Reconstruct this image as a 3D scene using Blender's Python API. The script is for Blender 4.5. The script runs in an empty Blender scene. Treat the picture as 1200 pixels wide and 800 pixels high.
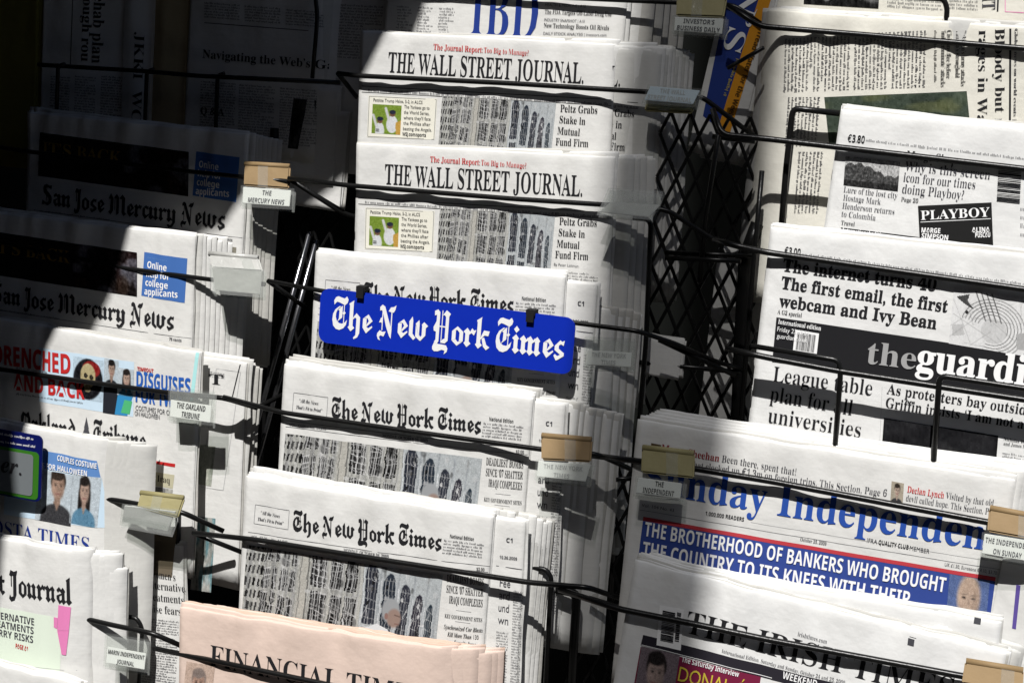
import bpy, bmesh, math, random
import numpy as np
from mathutils import Vector, Matrix

# ------------------------------------------------------------------ camera, sky, sun, exposure
sc = bpy.context.scene
COL = sc.collection
LEAN = math.radians(12)                       # the pages lean back against the rack
HEIGHT = 1.35
RACK = Matrix(((1, 0, 0, 0),
               (0, math.sin(LEAN), -math.cos(LEAN), 0),
               (0, math.cos(LEAN), math.sin(LEAN), HEIGHT),
               (0, 0, 0, 1)))                 # rack axes: right, up the page, out of the page
CR = Vector((.949, .084, -.3037)).normalized()
CU = Vector((-.132, .981, -.142)); CU = (CU - CR * CU.dot(CR)).normalized()
CB = CR.cross(CU)
FOC = 1840.0
CAMP = CB * 1.84
cam = bpy.data.cameras.new('camera'); camo = bpy.data.objects.new('camera', cam); COL.objects.link(camo)
cam.sensor_width = 36; cam.lens = 36 * FOC / 1200; cam.clip_start = .02; cam.clip_end = 2000
M = Matrix.Identity(4)
for i in range(3):
    M[i][0] = CR[i]; M[i][1] = CU[i]; M[i][2] = CB[i]; M[i][3] = CAMP[i]
camo.matrix_world = RACK @ M
sc.camera = camo

SUN = Vector((.01, .82, .57)).normalized()   # towards the sun, rack axes
SW = (RACK.to_3x3() @ SUN).normalized()
elev = math.asin(SW.z); azim = math.atan2(SW.x, SW.y)
w = bpy.data.worlds.new('World'); sc.world = w; w.use_nodes = True
nt = w.node_tree; nt.nodes.clear()
sky = nt.nodes.new('ShaderNodeTexSky'); sky.sky_type = 'NISHITA'; sky.sun_disc = False
sky.sun_elevation = elev; sky.sun_rotation = azim
bg = nt.nodes.new('ShaderNodeBackground'); bg.inputs[1].default_value = .05
wo = nt.nodes.new('ShaderNodeOutputWorld')
nt.links.new(sky.outputs[0], bg.inputs[0]); nt.links.new(bg.outputs[0], wo.inputs[0])
sl = bpy.data.lights.new('sun', 'SUN'); sl.energy = 5; sl.angle = math.radians(.5); sl.color = (1, .98, .95)
so = bpy.data.objects.new('sun', sl); COL.objects.link(so)
so.rotation_euler = SW.to_track_quat('Z', 'Y').to_euler()
sc.view_settings.view_transform = 'Standard'; sc.view_settings.look = 'None'
sc.view_settings.exposure = .29; sc.view_settings.gamma = 1; sc.view_settings.use_curve_mapping = False

# ------------------------------------------------------------------ helpers
RNG = random.Random(7)
def lin(c): return tuple((v / 12.92 if v <= .04045 else ((v + .055) / 1.055) ** 2.4) for v in c)

def ray(px, py):
    d = CR * ((px - 600) / FOC) + CU * (-(py - 400) / FOC) - CB
    return d
def P(px, py, n):                             # the point on the page plane n millimetres out from the rack
    d = ray(px, py); t = (n / 1000 - CAMP.z) / d.z
    return CAMP + d * t

def tag(o, label=None, cat=None, group=None, kind=None):
    if label: o['label'] = label
    if cat: o['category'] = cat
    if group: o['group'] = group
    if kind: o['kind'] = kind
    return o
def empty(name, m, label, cat, group=None):
    o = bpy.data.objects.new(name, None); COL.objects.link(o); o.matrix_world = m
    o.empty_display_size = .02
    return tag(o, label, cat, group)
def link(name, me, parent=None):
    o = bpy.data.objects.new(name, me); COL.objects.link(o)
    if parent is not None: o.parent = parent
    return o
def copy_tree(o, parent=None):
    c = o.copy(); COL.objects.link(c)
    if parent is not None: c.parent = parent
    for ch in list(o.children): copy_tree(ch, c)
    return c

# ---- materials
MATS = {}
def mat(name, col, rough=.6, spec=.3, metal=0, bump=None, mottled=0, coat=0, alpha_mix=None):
    if name in MATS: return MATS[name]
    m = bpy.data.materials.new(name); m.use_nodes = True; t = m.node_tree
    b = t.nodes['Principled BSDF']
    b.inputs['Base Color'].default_value = (*col, 1); b.inputs['Roughness'].default_value = rough
    b.inputs['Specular IOR Level'].default_value = spec; b.inputs['Metallic'].default_value = metal
    b.inputs['Coat Weight'].default_value = coat
    tc = t.nodes.new('ShaderNodeTexCoord')
    if mottled:
        n = t.nodes.new('ShaderNodeTexNoise'); n.inputs['Scale'].default_value = 26; n.inputs['Detail'].default_value = 6
        t.links.new(tc.outputs['Object'], n.inputs['Vector'])
        mx = t.nodes.new('ShaderNodeMix'); mx.data_type = 'RGBA'
        mx.inputs[6].default_value = (*[c * (1 - mottled) for c in col], 1); mx.inputs[7].default_value = (*[min(1, c * (1 + mottled)) for c in col], 1)
        t.links.new(n.outputs[0], mx.inputs[0]); t.links.new(mx.outputs[2], b.inputs['Base Color'])
    if bump:
        n2 = t.nodes.new('ShaderNodeTexNoise'); n2.inputs['Scale'].default_value = bump[0]; n2.inputs['Detail'].default_value = 4
        t.links.new(tc.outputs['Object'], n2.inputs['Vector'])
        bp = t.nodes.new('ShaderNodeBump'); bp.inputs['Strength'].default_value = bump[1]; bp.inputs['Distance'].default_value = bump[2]
        t.links.new(n2.outputs[0], bp.inputs['Height']); t.links.new(bp.outputs[0], b.inputs['Normal'])
    MATS[name] = m
    return m
def paper_mat(name, col):
    m = mat(name, col, .85, .12, bump=(22, .6, .004), mottled=.06)
    t = m.node_tree                             # faint print showing through from the back of the sheet
    b = t.nodes['Principled BSDF']; src = b.inputs['Base Color'].links[0].from_socket
    tc = t.nodes.new('ShaderNodeTexCoord'); mp = t.nodes.new('ShaderNodeMapping'); mp.inputs['Scale'].default_value = (34, 420, 1)
    n = t.nodes.new('ShaderNodeTexNoise'); n.inputs['Scale'].default_value = 1; n.inputs['Detail'].default_value = 3
    t.links.new(tc.outputs['Object'], mp.inputs['Vector']); t.links.new(mp.outputs[0], n.inputs['Vector'])
    mx = t.nodes.new('ShaderNodeMix'); mx.data_type = 'RGBA'; mx.blend_type = 'MULTIPLY'; mx.inputs[0].default_value = .12
    t.links.new(src, mx.inputs[6]); t.links.new(n.outputs[0], mx.inputs[7]); t.links.new(mx.outputs[2], b.inputs['Base Color'])
    return m
NEWS = paper_mat('newsprint', (.695, .69, .67))
WHITE = paper_mat('white_newsprint', (.76, .76, .75))
CREAM = paper_mat('cream_newsprint', (.70, .68, .61))
PINK = paper_mat('salmon_newsprint', (.685, .54, .465))
GREYP = paper_mat('grey_newsprint', (.50, .49, .46)); DULL = paper_mat('dull_newsprint', (.59, .585, .56)); PINKD = paper_mat('dull_salmon_newsprint', (.60, .44, .35))
def ink(name, r, g, b): return mat('ink_' + name, lin((r, g, b)), .75, .15)
K = ink('black', .13, .13, .14); G6 = ink('mid_grey', .48, .48, .49); G3 = ink('dark_grey', .28, .28, .30); G8 = ink('pale_grey', .68, .68, .68)
RED = ink('red', .72, .16, .16); DRED = ink('maroon', .55, .14, .16); BLUE = ink('navy', .13, .22, .52); BLUE2 = ink('royal', .16, .30, .62)
LBLUE = ink('sky_blue', .36, .52, .74); WINK = ink('white', .93, .93, .93); YEL = ink('yellow', .80, .72, .25); ORNG = ink('orange', .85, .58, .16)
PALEB = ink('pale_blue', .76, .84, .90); BEIGE = ink('beige', .72, .70, .60); CYAN = ink('cyan_edge', .66, .86, .86); TIBLUE = ink('tribune_blue', .16, .36, .68)
MAG = ink('magenta', .45, .12, .24); GRN = ink('green', .35, .62, .16); PNK = ink('pink', .86, .50, .70)
BRED = ink('banner_red', .72, .24, .27); BBLU = ink('banner_blue', .20, .28, .55)
WIRE = mat('black_painted_wire', (.007, .007, .007), .3, .25, bump=(220, .3, .0008))
STEEL = mat('dark_steel_tube', (.16, .16, .17), .2, .6, metal=.9, coat=.8)
BLACKM = mat('black_backing', (.010, .010, .010), .8, .2)
SIGNB = mat('blue_enamel', lin((.05, .17, .66)), .38, .4, coat=.12, mottled=.07, bump=(90, .08, .001))
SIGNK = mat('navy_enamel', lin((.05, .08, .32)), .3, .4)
SIGNW = mat('white_enamel', (.80, .80, .80), .4, .4)
CARD = mat('white_card', (.72, .72, .70), .6, .3)
KRAFT = mat('brown_card', (.25, .17, .085), .65, .25, bump=(60, .4, .002), mottled=.18)
OLIVE = mat('olive_card', (.26, .23, .11), .6, .3, bump=(60, .4, .002), mottled=.15)
TAPE = mat('silver_tape', (.42, .42, .40), .35, .5, bump=(45, .7, .004), mottled=.15)
def plastic(nm, k):
    m = bpy.data.materials.new(nm); m.use_nodes = True; t = m.node_tree; t.nodes.clear()
    o = t.nodes.new('ShaderNodeOutputMaterial'); mx = t.nodes.new('ShaderNodeMixShader'); tr = t.nodes.new('ShaderNodeBsdfTransparent')
    pb = t.nodes.new('ShaderNodeBsdfPrincipled'); pb.inputs['Base Color'].default_value = (.72, .73, .72, 1); pb.inputs['Roughness'].default_value = .12
    tr.inputs[0].default_value = (.93, .94, .93, 1); mx.inputs[0].default_value = k
    n = t.nodes.new('ShaderNodeTexNoise'); n.inputs['Scale'].default_value = 60
    bp = t.nodes.new('ShaderNodeBump'); bp.inputs['Strength'].default_value = .6; bp.inputs['Distance'].default_value = .003
    tc = t.nodes.new('ShaderNodeTexCoord'); t.links.new(tc.outputs['Object'], n.inputs['Vector']); t.links.new(n.outputs[0], bp.inputs['Height']); t.links.new(bp.outputs[0], pb.inputs['Normal'])
    t.links.new(tr.outputs[0], mx.inputs[1]); t.links.new(pb.outputs[0], mx.inputs[2]); t.links.new(mx.outputs[0], o.inputs[0])
    return m
CLEAR = plastic('clear_plastic', .12); CLEAR2 = plastic('thin_clear_plastic', .045)
def photo_mat():
    m = bpy.data.materials.new('printed_picture'); m.use_nodes = True; t = m.node_tree; b = t.nodes['Principled BSDF']
    a = t.nodes.new('ShaderNodeVertexColor'); a.layer_name = 'print'; t.links.new(a.outputs[0], b.inputs['Base Color'])
    b.inputs['Roughness'].default_value = .8; b.inputs['Specular IOR Level'].default_value = .05
    return m
PHOTO = photo_mat()

# ---- lettering
def _map(s, up, lo, dg=None):
    o = ''
    for c in s:
        if 'A' <= c <= 'Z': o += chr(up + ord(c) - 65)
        elif 'a' <= c <= 'z': o += chr(lo + ord(c) - 97)
        elif dg and '0' <= c <= '9': o += chr(dg + ord(c) - 48)
        else: o += c
    return o
FONTS = {'SB': (lambda s: _map(s, 0x1D400, 0x1D41A, 0x1D7CE), 0), 'SR': (lambda s: _map(s, 0x1D400, 0x1D41A, 0x1D7CE), -.0075),
         'XB': (lambda s: _map(s, 0x1D400, 0x1D41A, 0x1D7CE), .012),
         'S': (lambda s: s, 0), 'H': (lambda s: _map(s, 0x1D5D4, 0x1D5EE, 0x1D7EC), 0), 'HB': (lambda s: _map(s, 0x1D5D4, 0x1D5EE, 0x1D7EC), .012),
         'I': (lambda s: _map(s, 0x1D468, 0x1D482), 0)}
_tc = {}
def _mesh_of(body, off, res):
    c = bpy.data.curves.new('t', 'FONT'); c.body = body; c.size = 1; c.offset = off; c.resolution_u = res
    o = bpy.data.objects.new('t', c); COL.objects.link(o)
    dg = bpy.context.evaluated_depsgraph_get(); ev = o.evaluated_get(dg); me = ev.to_mesh()
    v = [(p.co.x, p.co.y) for p in me.vertices]; f = [tuple(p.vertices) for p in me.polygons]
    ev.to_mesh_clear(); bpy.data.objects.remove(o); bpy.data.curves.remove(c)
    return v, f
def glyphs(s, font):                          # verts scaled so that cap height is 1, width W
    k = (s, font)
    if k in _tc: return _tc[k]
    if font == 'BL':
        Ps, W = bl_text(s); v = []; f = []; lay = []
        for i, p in enumerate(Ps):
            f.append(tuple(range(len(v), len(v) + len(p)))); v += [(a / 165, b / 165) for a, b in p]; lay += [(i % 6) * 6e-5] * len(p)
        r = (v, f, W / 165, 0., lay)
    else:
        fn, off = FONTS[font]
        v, f = _mesh_of(fn(s), off, 3)
        ch = .70
        x0 = min(a for a, b in v); x1 = max(a for a, b in v)
        r = ([((a - x0) / ch, b / ch) for a, b in v], f, (x1 - x0) / ch, 0., None)
    _tc[k] = r
    return r

# ---- flat frames: a plane in the rack with its own axes
class Frame:
    def __init__(s, tl, tr, bl):
        s.o = tl; s.ex = (tr - tl).normalized(); s.w = (tr - tl).length
        up = tl - bl; up = up - s.ex * up.dot(s.ex); s.h = up.length; s.ey = up.normalized(); s.ez = s.ex.cross(s.ey)
    def loc(s, px, py):
        d = ray(px, py); t = (s.o - CAMP).dot(s.ez) / d.dot(s.ez); v = CAMP + d * t - s.o
        return (v.dot(s.ex), v.dot(s.ey))
    def matrix(s):
        m = Matrix.Identity(4)
        for i in range(3): m[i][0] = s.ex[i]; m[i][1] = s.ey[i]; m[i][2] = s.ez[i]; m[i][3] = s.o[i]
        return RACK @ m

class MB:                                     # a mesh under construction
    def __init__(s): s.v = []; s.f = []; s.m = []; s.mats = []
    def mi(s, m):
        if m not in s.mats: s.mats.append(m)
        return s.mats.index(m)
    def add(s, v, f, m):
        b = len(s.v); s.v += v; i = s.mi(m)
        for q in f: s.f.append(tuple(a + b for a in q)); s.m.append(i)
    def box(s, c, d, m):
        x, y, z = c; a, b, e = d[0] / 2, d[1] / 2, d[2] / 2
        v = [(x + i * a, y + j * b, z + k * e) for i in (-1, 1) for j in (-1, 1) for k in (-1, 1)]
        s.add(v, [(0, 1, 3, 2), (4, 6, 7, 5), (0, 4, 5, 1), (2, 3, 7, 6), (0, 2, 6, 4), (1, 5, 7, 3)], m)
    def tube(s, pts, r, m, seg=10, fillet=.012):
        pts = [Vector(p) for p in pts]
        q = [pts[0]]
        for a, b, c in zip(pts, pts[1:], pts[2:]):
            l1 = (b - a).length; l2 = (c - b).length; d = min(fillet, l1 * .45, l2 * .45)
            p0 = b + (a - b).normalized() * d; p1 = b + (c - b).normalized() * d
            for t in (0, .25, .5, .75, 1): q.append(p0 * (1 - t) ** 2 + b * 2 * t * (1 - t) + p1 * t * t)
        q.append(pts[-1])
        q = [p for i, p in enumerate(q) if i == 0 or (p - q[i - 1]).length > 1e-5]
        n = None; rings = []
        for i, p in enumerate(q):
            t = (q[min(i + 1, len(q) - 1)] - q[max(i - 1, 0)]).normalized()
            if n is None: n = t.orthogonal().normalized()
            n = (n - t * n.dot(t)).normalized(); b = t.cross(n)
            rings.append([tuple(p + (n * math.cos(2 * math.pi * k / seg) + b * math.sin(2 * math.pi * k / seg)) * r) for k in range(seg)])
        v = [x for rr in rings for x in rr]; f = []
        for i in range(len(rings) - 1):
            for k in range(seg): f.append((i * seg + k, i * seg + (k + 1) % seg, (i + 1) * seg + (k + 1) % seg, (i + 1) * seg + k))
        f.append(tuple(range(seg - 1, -1, -1))); f.append(tuple((len(rings) - 1) * seg + k for k in range(seg)))
        s.add(v, f, m)
    def build(s, name, parent=None, smooth=False):
        me = bpy.data.meshes.new(name); me.from_pydata(s.v, [], s.f)
        for m in s.mats: me.materials.append(m)
        me.polygons.foreach_set('material_index', s.m)
        if smooth: me.polygons.foreach_set('use_smooth', [True] * len(s.f))
        me.update()
        return link(name, me, parent)

class Wave:                                   # how one folded paper bulges and ripples
    def __init__(s, seed, w, amp=1.0, curl=0, curlw=.03, lcurl=0):
        r = random.Random(seed); s.w = w; s.amp = amp; s.curl = curl; s.curlw = curlw; s.lcurl = lcurl
        s.c = [(r.uniform(.4, 1.0) * .021 * l, l, r.uniform(0, 6.3), r.uniform(-3.5, 3.5)) for l in (.021, .034, .047, .066, .09)]
        s.b = r.uniform(.0015, .0035)
        s.cr = [(w * r.uniform(.10, .24), r.uniform(.0007, .0013), .008), (w * r.uniform(.42, .6), -r.uniform(.0004, .0009), .010), (w * r.uniform(.78, .9), r.uniform(.0004, .0010), .009)]
    def __call__(s, x, y):
        v = max(0, -y); z = s.b * math.sin(math.pi * min(1, max(0, x / s.w)))
        g = math.exp(-v / .055)
        for a, l, ph, k in s.c: z += s.amp * a * math.sin(6.283 * x / l + ph + k * v * 8) * (g * .9 + .13)
        for cx, ca, cw in s.cr: z -= s.amp * ca * math.exp(-((x - cx + v * .12) / cw) ** 2) * (.25 + .75 * math.exp(-v / .06))
        if v < .006: z -= (.006 - v) ** 2 * 30
        e = x - (s.w - s.curlw)
        if s.curl and e > 0: z -= s.curl * (e / s.curlw) ** 2
        if s.lcurl and x < .03: z -= s.lcurl * ((.03 - x) / .03) ** 2
        return z

def sheets(mb, w, h, specs, wave, m, nx=64, ny=22, ragged=True):   # specs: (x offset, y offset, z of the front face, thickness)
    for dx, dy, z0, th in specs:
        tilt = RNG.uniform(-.004, .004); ph = RNG.uniform(0, 6.3); pk = RNG.uniform(18, 60); ra = RNG.uniform(.0003, .0012) if ragged else 0; bow = RNG.uniform(-.0006, .0006) if ragged else 0; p2 = RNG.uniform(0, 6.3)
        v = []; f = []
        for side in (0, 1):
            for j in range(ny + 1):
                tj = (j / ny) ** 1.6
                for i in range(nx + 1):
                    u = i / nx; x = w * u + dx + ra * u ** 4 * math.sin(ph + pk * tj * h); y = -h * tj + dy + tilt * (u - .5) + ra * .8 * (1 - tj) ** 6 * math.sin(p2 + u * w * 55)
                    v.append((x, y, z0 - th * side + wave(w * u, -h * tj) + bow * u ** 6))
        o = (nx + 1) * (ny + 1)
        for j in range(ny):
            for i in range(nx):
                a = j * (nx + 1) + i
                f.append((a + nx + 1, a + nx + 2, a + 1, a)); f.append((o + a, o + a + 1, o + a + nx + 2, o + a + nx + 1))
        for i in range(nx):
            f.append((i, i + 1, o + i + 1, o + i)); b = ny * (nx + 1) + i; f.append((b + 1, b, o + b, o + b + 1))
        for j in range(ny):
            a = j * (nx + 1); f.append((a + nx + 1, a, o + a, o + a + nx + 1)); a += nx; f.append((a, a + nx + 1, o + a + nx + 1, o + a))
        mm = m
        if ragged: mm = RNG.choice((m, m, PINKD) if m is PINK else (m, m, DULL, GREYP))
        mb.add(v, f, mm)

class Paper:
    """one folded newspaper: an Empty, its front page, the pages inside and everything printed on it"""
    def __init__(s, label, TL, TR, BL, n, n2=None, n3=None, h=.29, w=None, mat=NEWS, seed=1, nsh=4, amp=1.0, curl=0, curlw=.03, group=None,
                 name='newspaper', fan=.004, lcurl=0, rise=.0015):
        n2 = n if n2 is None else n2; n3 = n if n3 is None else n3
        s.F = Frame(P(*TL, n), P(*TR, n2), P(*BL, n3)); s.w = w or s.F.w; s.h = h
        s.wave = Wave(seed, s.w, amp, curl, curlw, lcurl); s.mat = mat; s.nsh = nsh; s.seed = seed
        s.root = empty(name, s.F.matrix(), label, 'newspaper', group)
        m = MB(); sheets(m, s.w, h, [(0, 0, 0, .0006)], s.wave, mat, 64, 22, False); s.front = m.build('front_page', s.root, True)
        m = MB(); r = random.Random(seed)
        sheets(m, s.w, h, [(r.uniform(-.2, 1) * fan * (1 + i * .3), rise * (i * .8 + .6) + r.uniform(-.0008, .0008), -.0013 * (i + 1), .0006) for i in range(nsh)], s.wave, mat)
        s.inner = m.build('inner_pages', s.root, True)
        s.parts = {}; s.th = .0012 * (nsh + 1)
        s.lay = 0
    def loc(s, p): return s.F.loc(*p)
    def part(s, name):
        if name not in s.parts: s.parts[name] = MB()
        return s.parts[name]
    def t(s, part, text, p0, p1, cap, font='SB', m=K, lift=.0007):
        a = s.loc(p0); b = s.loc(p1)
        dx, dy = b[0] - a[0], b[1] - a[1]; L = math.hypot(dx, dy); ux, uy = dx / L, dy / L
        px, py = p1[0] - p0[0], p1[1] - p0[1]; pl = math.hypot(px, py)
        c = s.loc((p0[0] + py / pl * cap, p0[1] - px / pl * cap)); H = math.hypot(c[0] - a[0], c[1] - a[1])
        v, f, W, _, lay = glyphs(text, font)
        k = L / W
        vv = []
        for i, (x, y) in enumerate(v):
            X = a[0] + x * k * ux - y * H * uy; Y = a[1] + x * k * uy + y * H * ux
            vv.append((X, Y, lift + (lay[i] if lay else 0)))
        s.part(part).add(vv, f, m)
    def quad(s, part, tl, tr, bl, br, m, lift=.0003, nx=40, ny=10):
        a, b, c, d = [Vector(s.loc(p)) for p in (tl, tr, bl, br)]
        v = []; f = []
        for j in range(ny + 1):
            for i in range(nx + 1):
                p = (a * (1 - i / nx) + b * (i / nx)) * (1 - j / ny) + (c * (1 - i / nx) + d * (i / nx)) * (j / ny)
                v.append((p.x, p.y, lift))
        for j in range(ny):
            for i in range(nx): q = j * (nx + 1) + i; f.append((q + nx + 1, q + nx + 2, q + 1, q))
        s.part(part).add(v, f, m)
    def line(s, part, p0, p1, wd=.6, m=K, lift=.0003):
        px, py = p1[0] - p0[0], p1[1] - p0[1]; pl = math.hypot(px, py); ox, oy = py / pl * wd / 2, -px / pl * wd / 2
        s.quad(part, (p0[0] + ox, p0[1] + oy), (p1[0] + ox, p1[1] + oy), (p0[0] - ox, p0[1] - oy), (p1[0] - ox, p1[1] - oy), m, lift, max(2, int(pl / 12)), 1)
    def frame(s, part, tl, tr, bl, br, wd=.6, m=K):
        for a, b in ((tl, tr), (tr, br), (br, bl), (bl, tl)): s.line(part, a, b, wd, m)
    def micro(s, part, tl, tr, bl, pitch=3.4, m=G3, seed=0, just=True, fill=.55):   # lines of type too small to read
        r = random.Random(seed + s.seed * 17); a, b, c = [Vector(s.loc(p)) for p in (tl, tr, bl)]
        H = (c - a).length; W = (b - a).length; ux = (b - a) / W; uy = (a - c).normalized(); pt = pitch / 1000
        n = max(1, int(H / pt)); v = []; f = []
        cw = pt * .42
        for k in range(n):
            x = 0 if just else r.uniform(0, .1) * W
            end = W * (1 if (just and r.random() > .12) else r.uniform(.55, 1))
            base = a - uy * (pt * (k + .85))
            while x < end:
                for _ in range(r.randint(2, 8)):
                    if x > end: break
                    hh = pt * (.42 if r.random() < .68 else .66); lo = -pt * .16 if r.random() < .1 else 0
                    for q in ((0, .26), (.46, .26)) if r.random() < .62 else ((.12, .34),):
                        if x + cw * (q[0] + q[1]) > W: continue
                        p0 = base + ux * (x + cw * q[0]); p1 = p0 + ux * cw * q[1]
                        i = len(v); 
                        for pp, hgt in ((p0, lo), (p1, lo), (p1, hh), (p0, hh)): w2 = pp + uy * hgt; v.append((w2.x, w2.y, .0004))
                        f.append((i, i + 1, i + 2, i + 3))
                    x += cw
                x += cw * .8
        s.part(part).add(v, f, m)
    def pic(s, part, tl, tr, bl, img, lift=.0004, br=None):
        H, W = img.shape[:2]; a, b, c = [np.array(s.loc(p)) for p in (tl, tr, bl)]
        d = np.array(s.loc(br)) if br else b + c - a
        u = (np.arange(W + 1) / W)[None, :, None]; vv = (np.arange(H + 1) / H)[:, None, None]
        xy = ((a * (1 - u) + b * u) * (1 - vv) + (c * (1 - u) + d * u) * vv).reshape(-1, 2)
        me = bpy.data.meshes.new(part)
        v = [(x, y, lift + s.wave(x, y)) for x, y in xy]
        f = [(j * (W + 1) + i + W + 1, j * (W + 1) + i + W + 2, j * (W + 1) + i + 1, j * (W + 1) + i) for j in range(H) for i in range(W)]
        me.from_pydata(v, [], f); me.materials.append(PHOTO)
        at = me.color_attributes.new('print', 'FLOAT_COLOR', 'CORNER')
        c = np.clip(img, 0, 1); l = np.where(c <= .04045, c / 12.92, ((c + .055) / 1.055) ** 2.4) * .78
        cc = np.repeat(l.reshape(-1, 3), 4, axis=0); at.data.foreach_set('color', np.hstack([cc, np.ones((len(cc), 1))]).astype(np.float32).ravel())
        return link(part, me, s.front)
    def finish(s):
        for k, m in s.parts.items():
            m.v = [(x, y, z + s.wave(x, y)) for x, y, z in m.v]; m.build(k.split('#')[0], getattr(s, 'front', s.root))
        s.parts = {}
    def stack(s, offs, label, group, step=None, first=None, m=None):
        """further copies behind this one: offs = [(dx mm, dy mm)]"""
        st = (step or (s.th * 1000 + .8)) / 1000
        mb = MB(); r = random.Random(s.seed + 99)
        sheets(mb, s.w, s.h, [(r.uniform(-.3, 1) * .0075, r.uniform(-.0035, .0022), -.00085 * i, .0004) for i in range(5)], s.wave, m or s.mat, 40, 20)
        proto = mb.build('newspaper'); proto.data.polygons.foreach_set('use_smooth', [True] * len(proto.data.polygons))
        for i, (dx, dy) in enumerate(offs):
            o = proto if i == 0 else proto.copy()
            if i: COL.objects.link(o)
            o.matrix_world = s.F.matrix() @ Matrix.Translation((dx / 1000, dy / 1000, -s.th - .001 - (first or 0) / 1000 - st * i)) @ Matrix.Rotation(r.uniform(-.006, .006), 4, 'Z')
            tag(o, label, 'newspaper', group)
    def clone(s, label, TL, TR, BL, n, group=None):
        F = Frame(P(*TL, n), P(*TR, n), P(*BL, n)); c = copy_tree(s.root); c.matrix_world = F.matrix(); tag(c, label, 'newspaper', group)
        q = object.__new__(Paper); q.__dict__.update(s.__dict__); q.F = F; q.root = c; q.parts = {}
        return q
    def shifted(s, label, dx, dy, dz, group=None):
        c = copy_tree(s.root); c.matrix_world = s.F.matrix() @ Matrix.Translation((dx / 1000, dy / 1000, dz / 1000)); tag(c, label, 'newspaper', group)
        return c

# ---- pictures printed on the pages (numpy rasters turned into coloured print)
def canvas(W, H, c): return np.ones((H, W, 3)) * np.array(c)
def grid(img):
    H, W = img.shape[:2]; return np.meshgrid((np.arange(W) + .5) / W, (np.arange(H) + .5) / H)
def ell(img, cx, cy, rx, ry, c, a=1.0, soft=.08):
    X, Y = grid(img); d = ((X - cx) / rx) ** 2 + ((Y - cy) / ry) ** 2
    k = (np.clip((1 + soft - d) / (2 * soft), 0, 1) * a)[..., None]; img[:] = img * (1 - k) + np.array(c) * k
def poly(img, pts, c, a=1.0):
    X, Y = grid(img); ins = np.zeros(X.shape, bool); n = len(pts)
    for i in range(n):
        x0, y0 = pts[i]; x1, y1 = pts[(i + 1) % n]
        if y0 == y1: continue
        ins ^= ((Y >= min(y0, y1)) & (Y < max(y0, y1)) & (X < x0 + (Y - y0) * (x1 - x0) / (y1 - y0)))
    img[ins] = img[ins] * (1 - a) + np.array(c) * a
def seg(img, x0, y0, x1, y1, wd, c, a=1.0):
    H, W = img.shape[:2]; X, Y = grid(img); X = X * W; Y = Y * H; x0 *= W; x1 *= W; y0 *= H; y1 *= H
    L = max(1e-6, math.hypot(x1 - x0, y1 - y0)); t = np.clip(((X - x0) * (x1 - x0) + (Y - y0) * (y1 - y0)) / L ** 2, 0, 1)
    d = np.hypot(X - x0 - t * (x1 - x0), Y - y0 - t * (y1 - y0)); k = (np.clip(wd / 2 + .5 - d, 0, 1) * a)[..., None]
    img[:] = img * (1 - k) + np.array(c) * k
def noise(img, amt, seed, sm=1):
    r = np.random.RandomState(seed); n = r.randn(*img.shape[:2])
    for _ in range(sm): n = (n + np.roll(n, 1, 0) + np.roll(n, 1, 1) + np.roll(n, -1, 0)) / 2.6
    img += n[..., None] * amt
def blur(im, n=1):
    for _ in range(n):
        p = np.pad(im, ((1, 1), (1, 1), (0, 0)), 'edge')
        im = (p[1:-1, 1:-1] * 4 + p[:-2, 1:-1] + p[2:, 1:-1] + p[1:-1, :-2] + p[1:-1, 2:]) / 8
    return im
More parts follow.
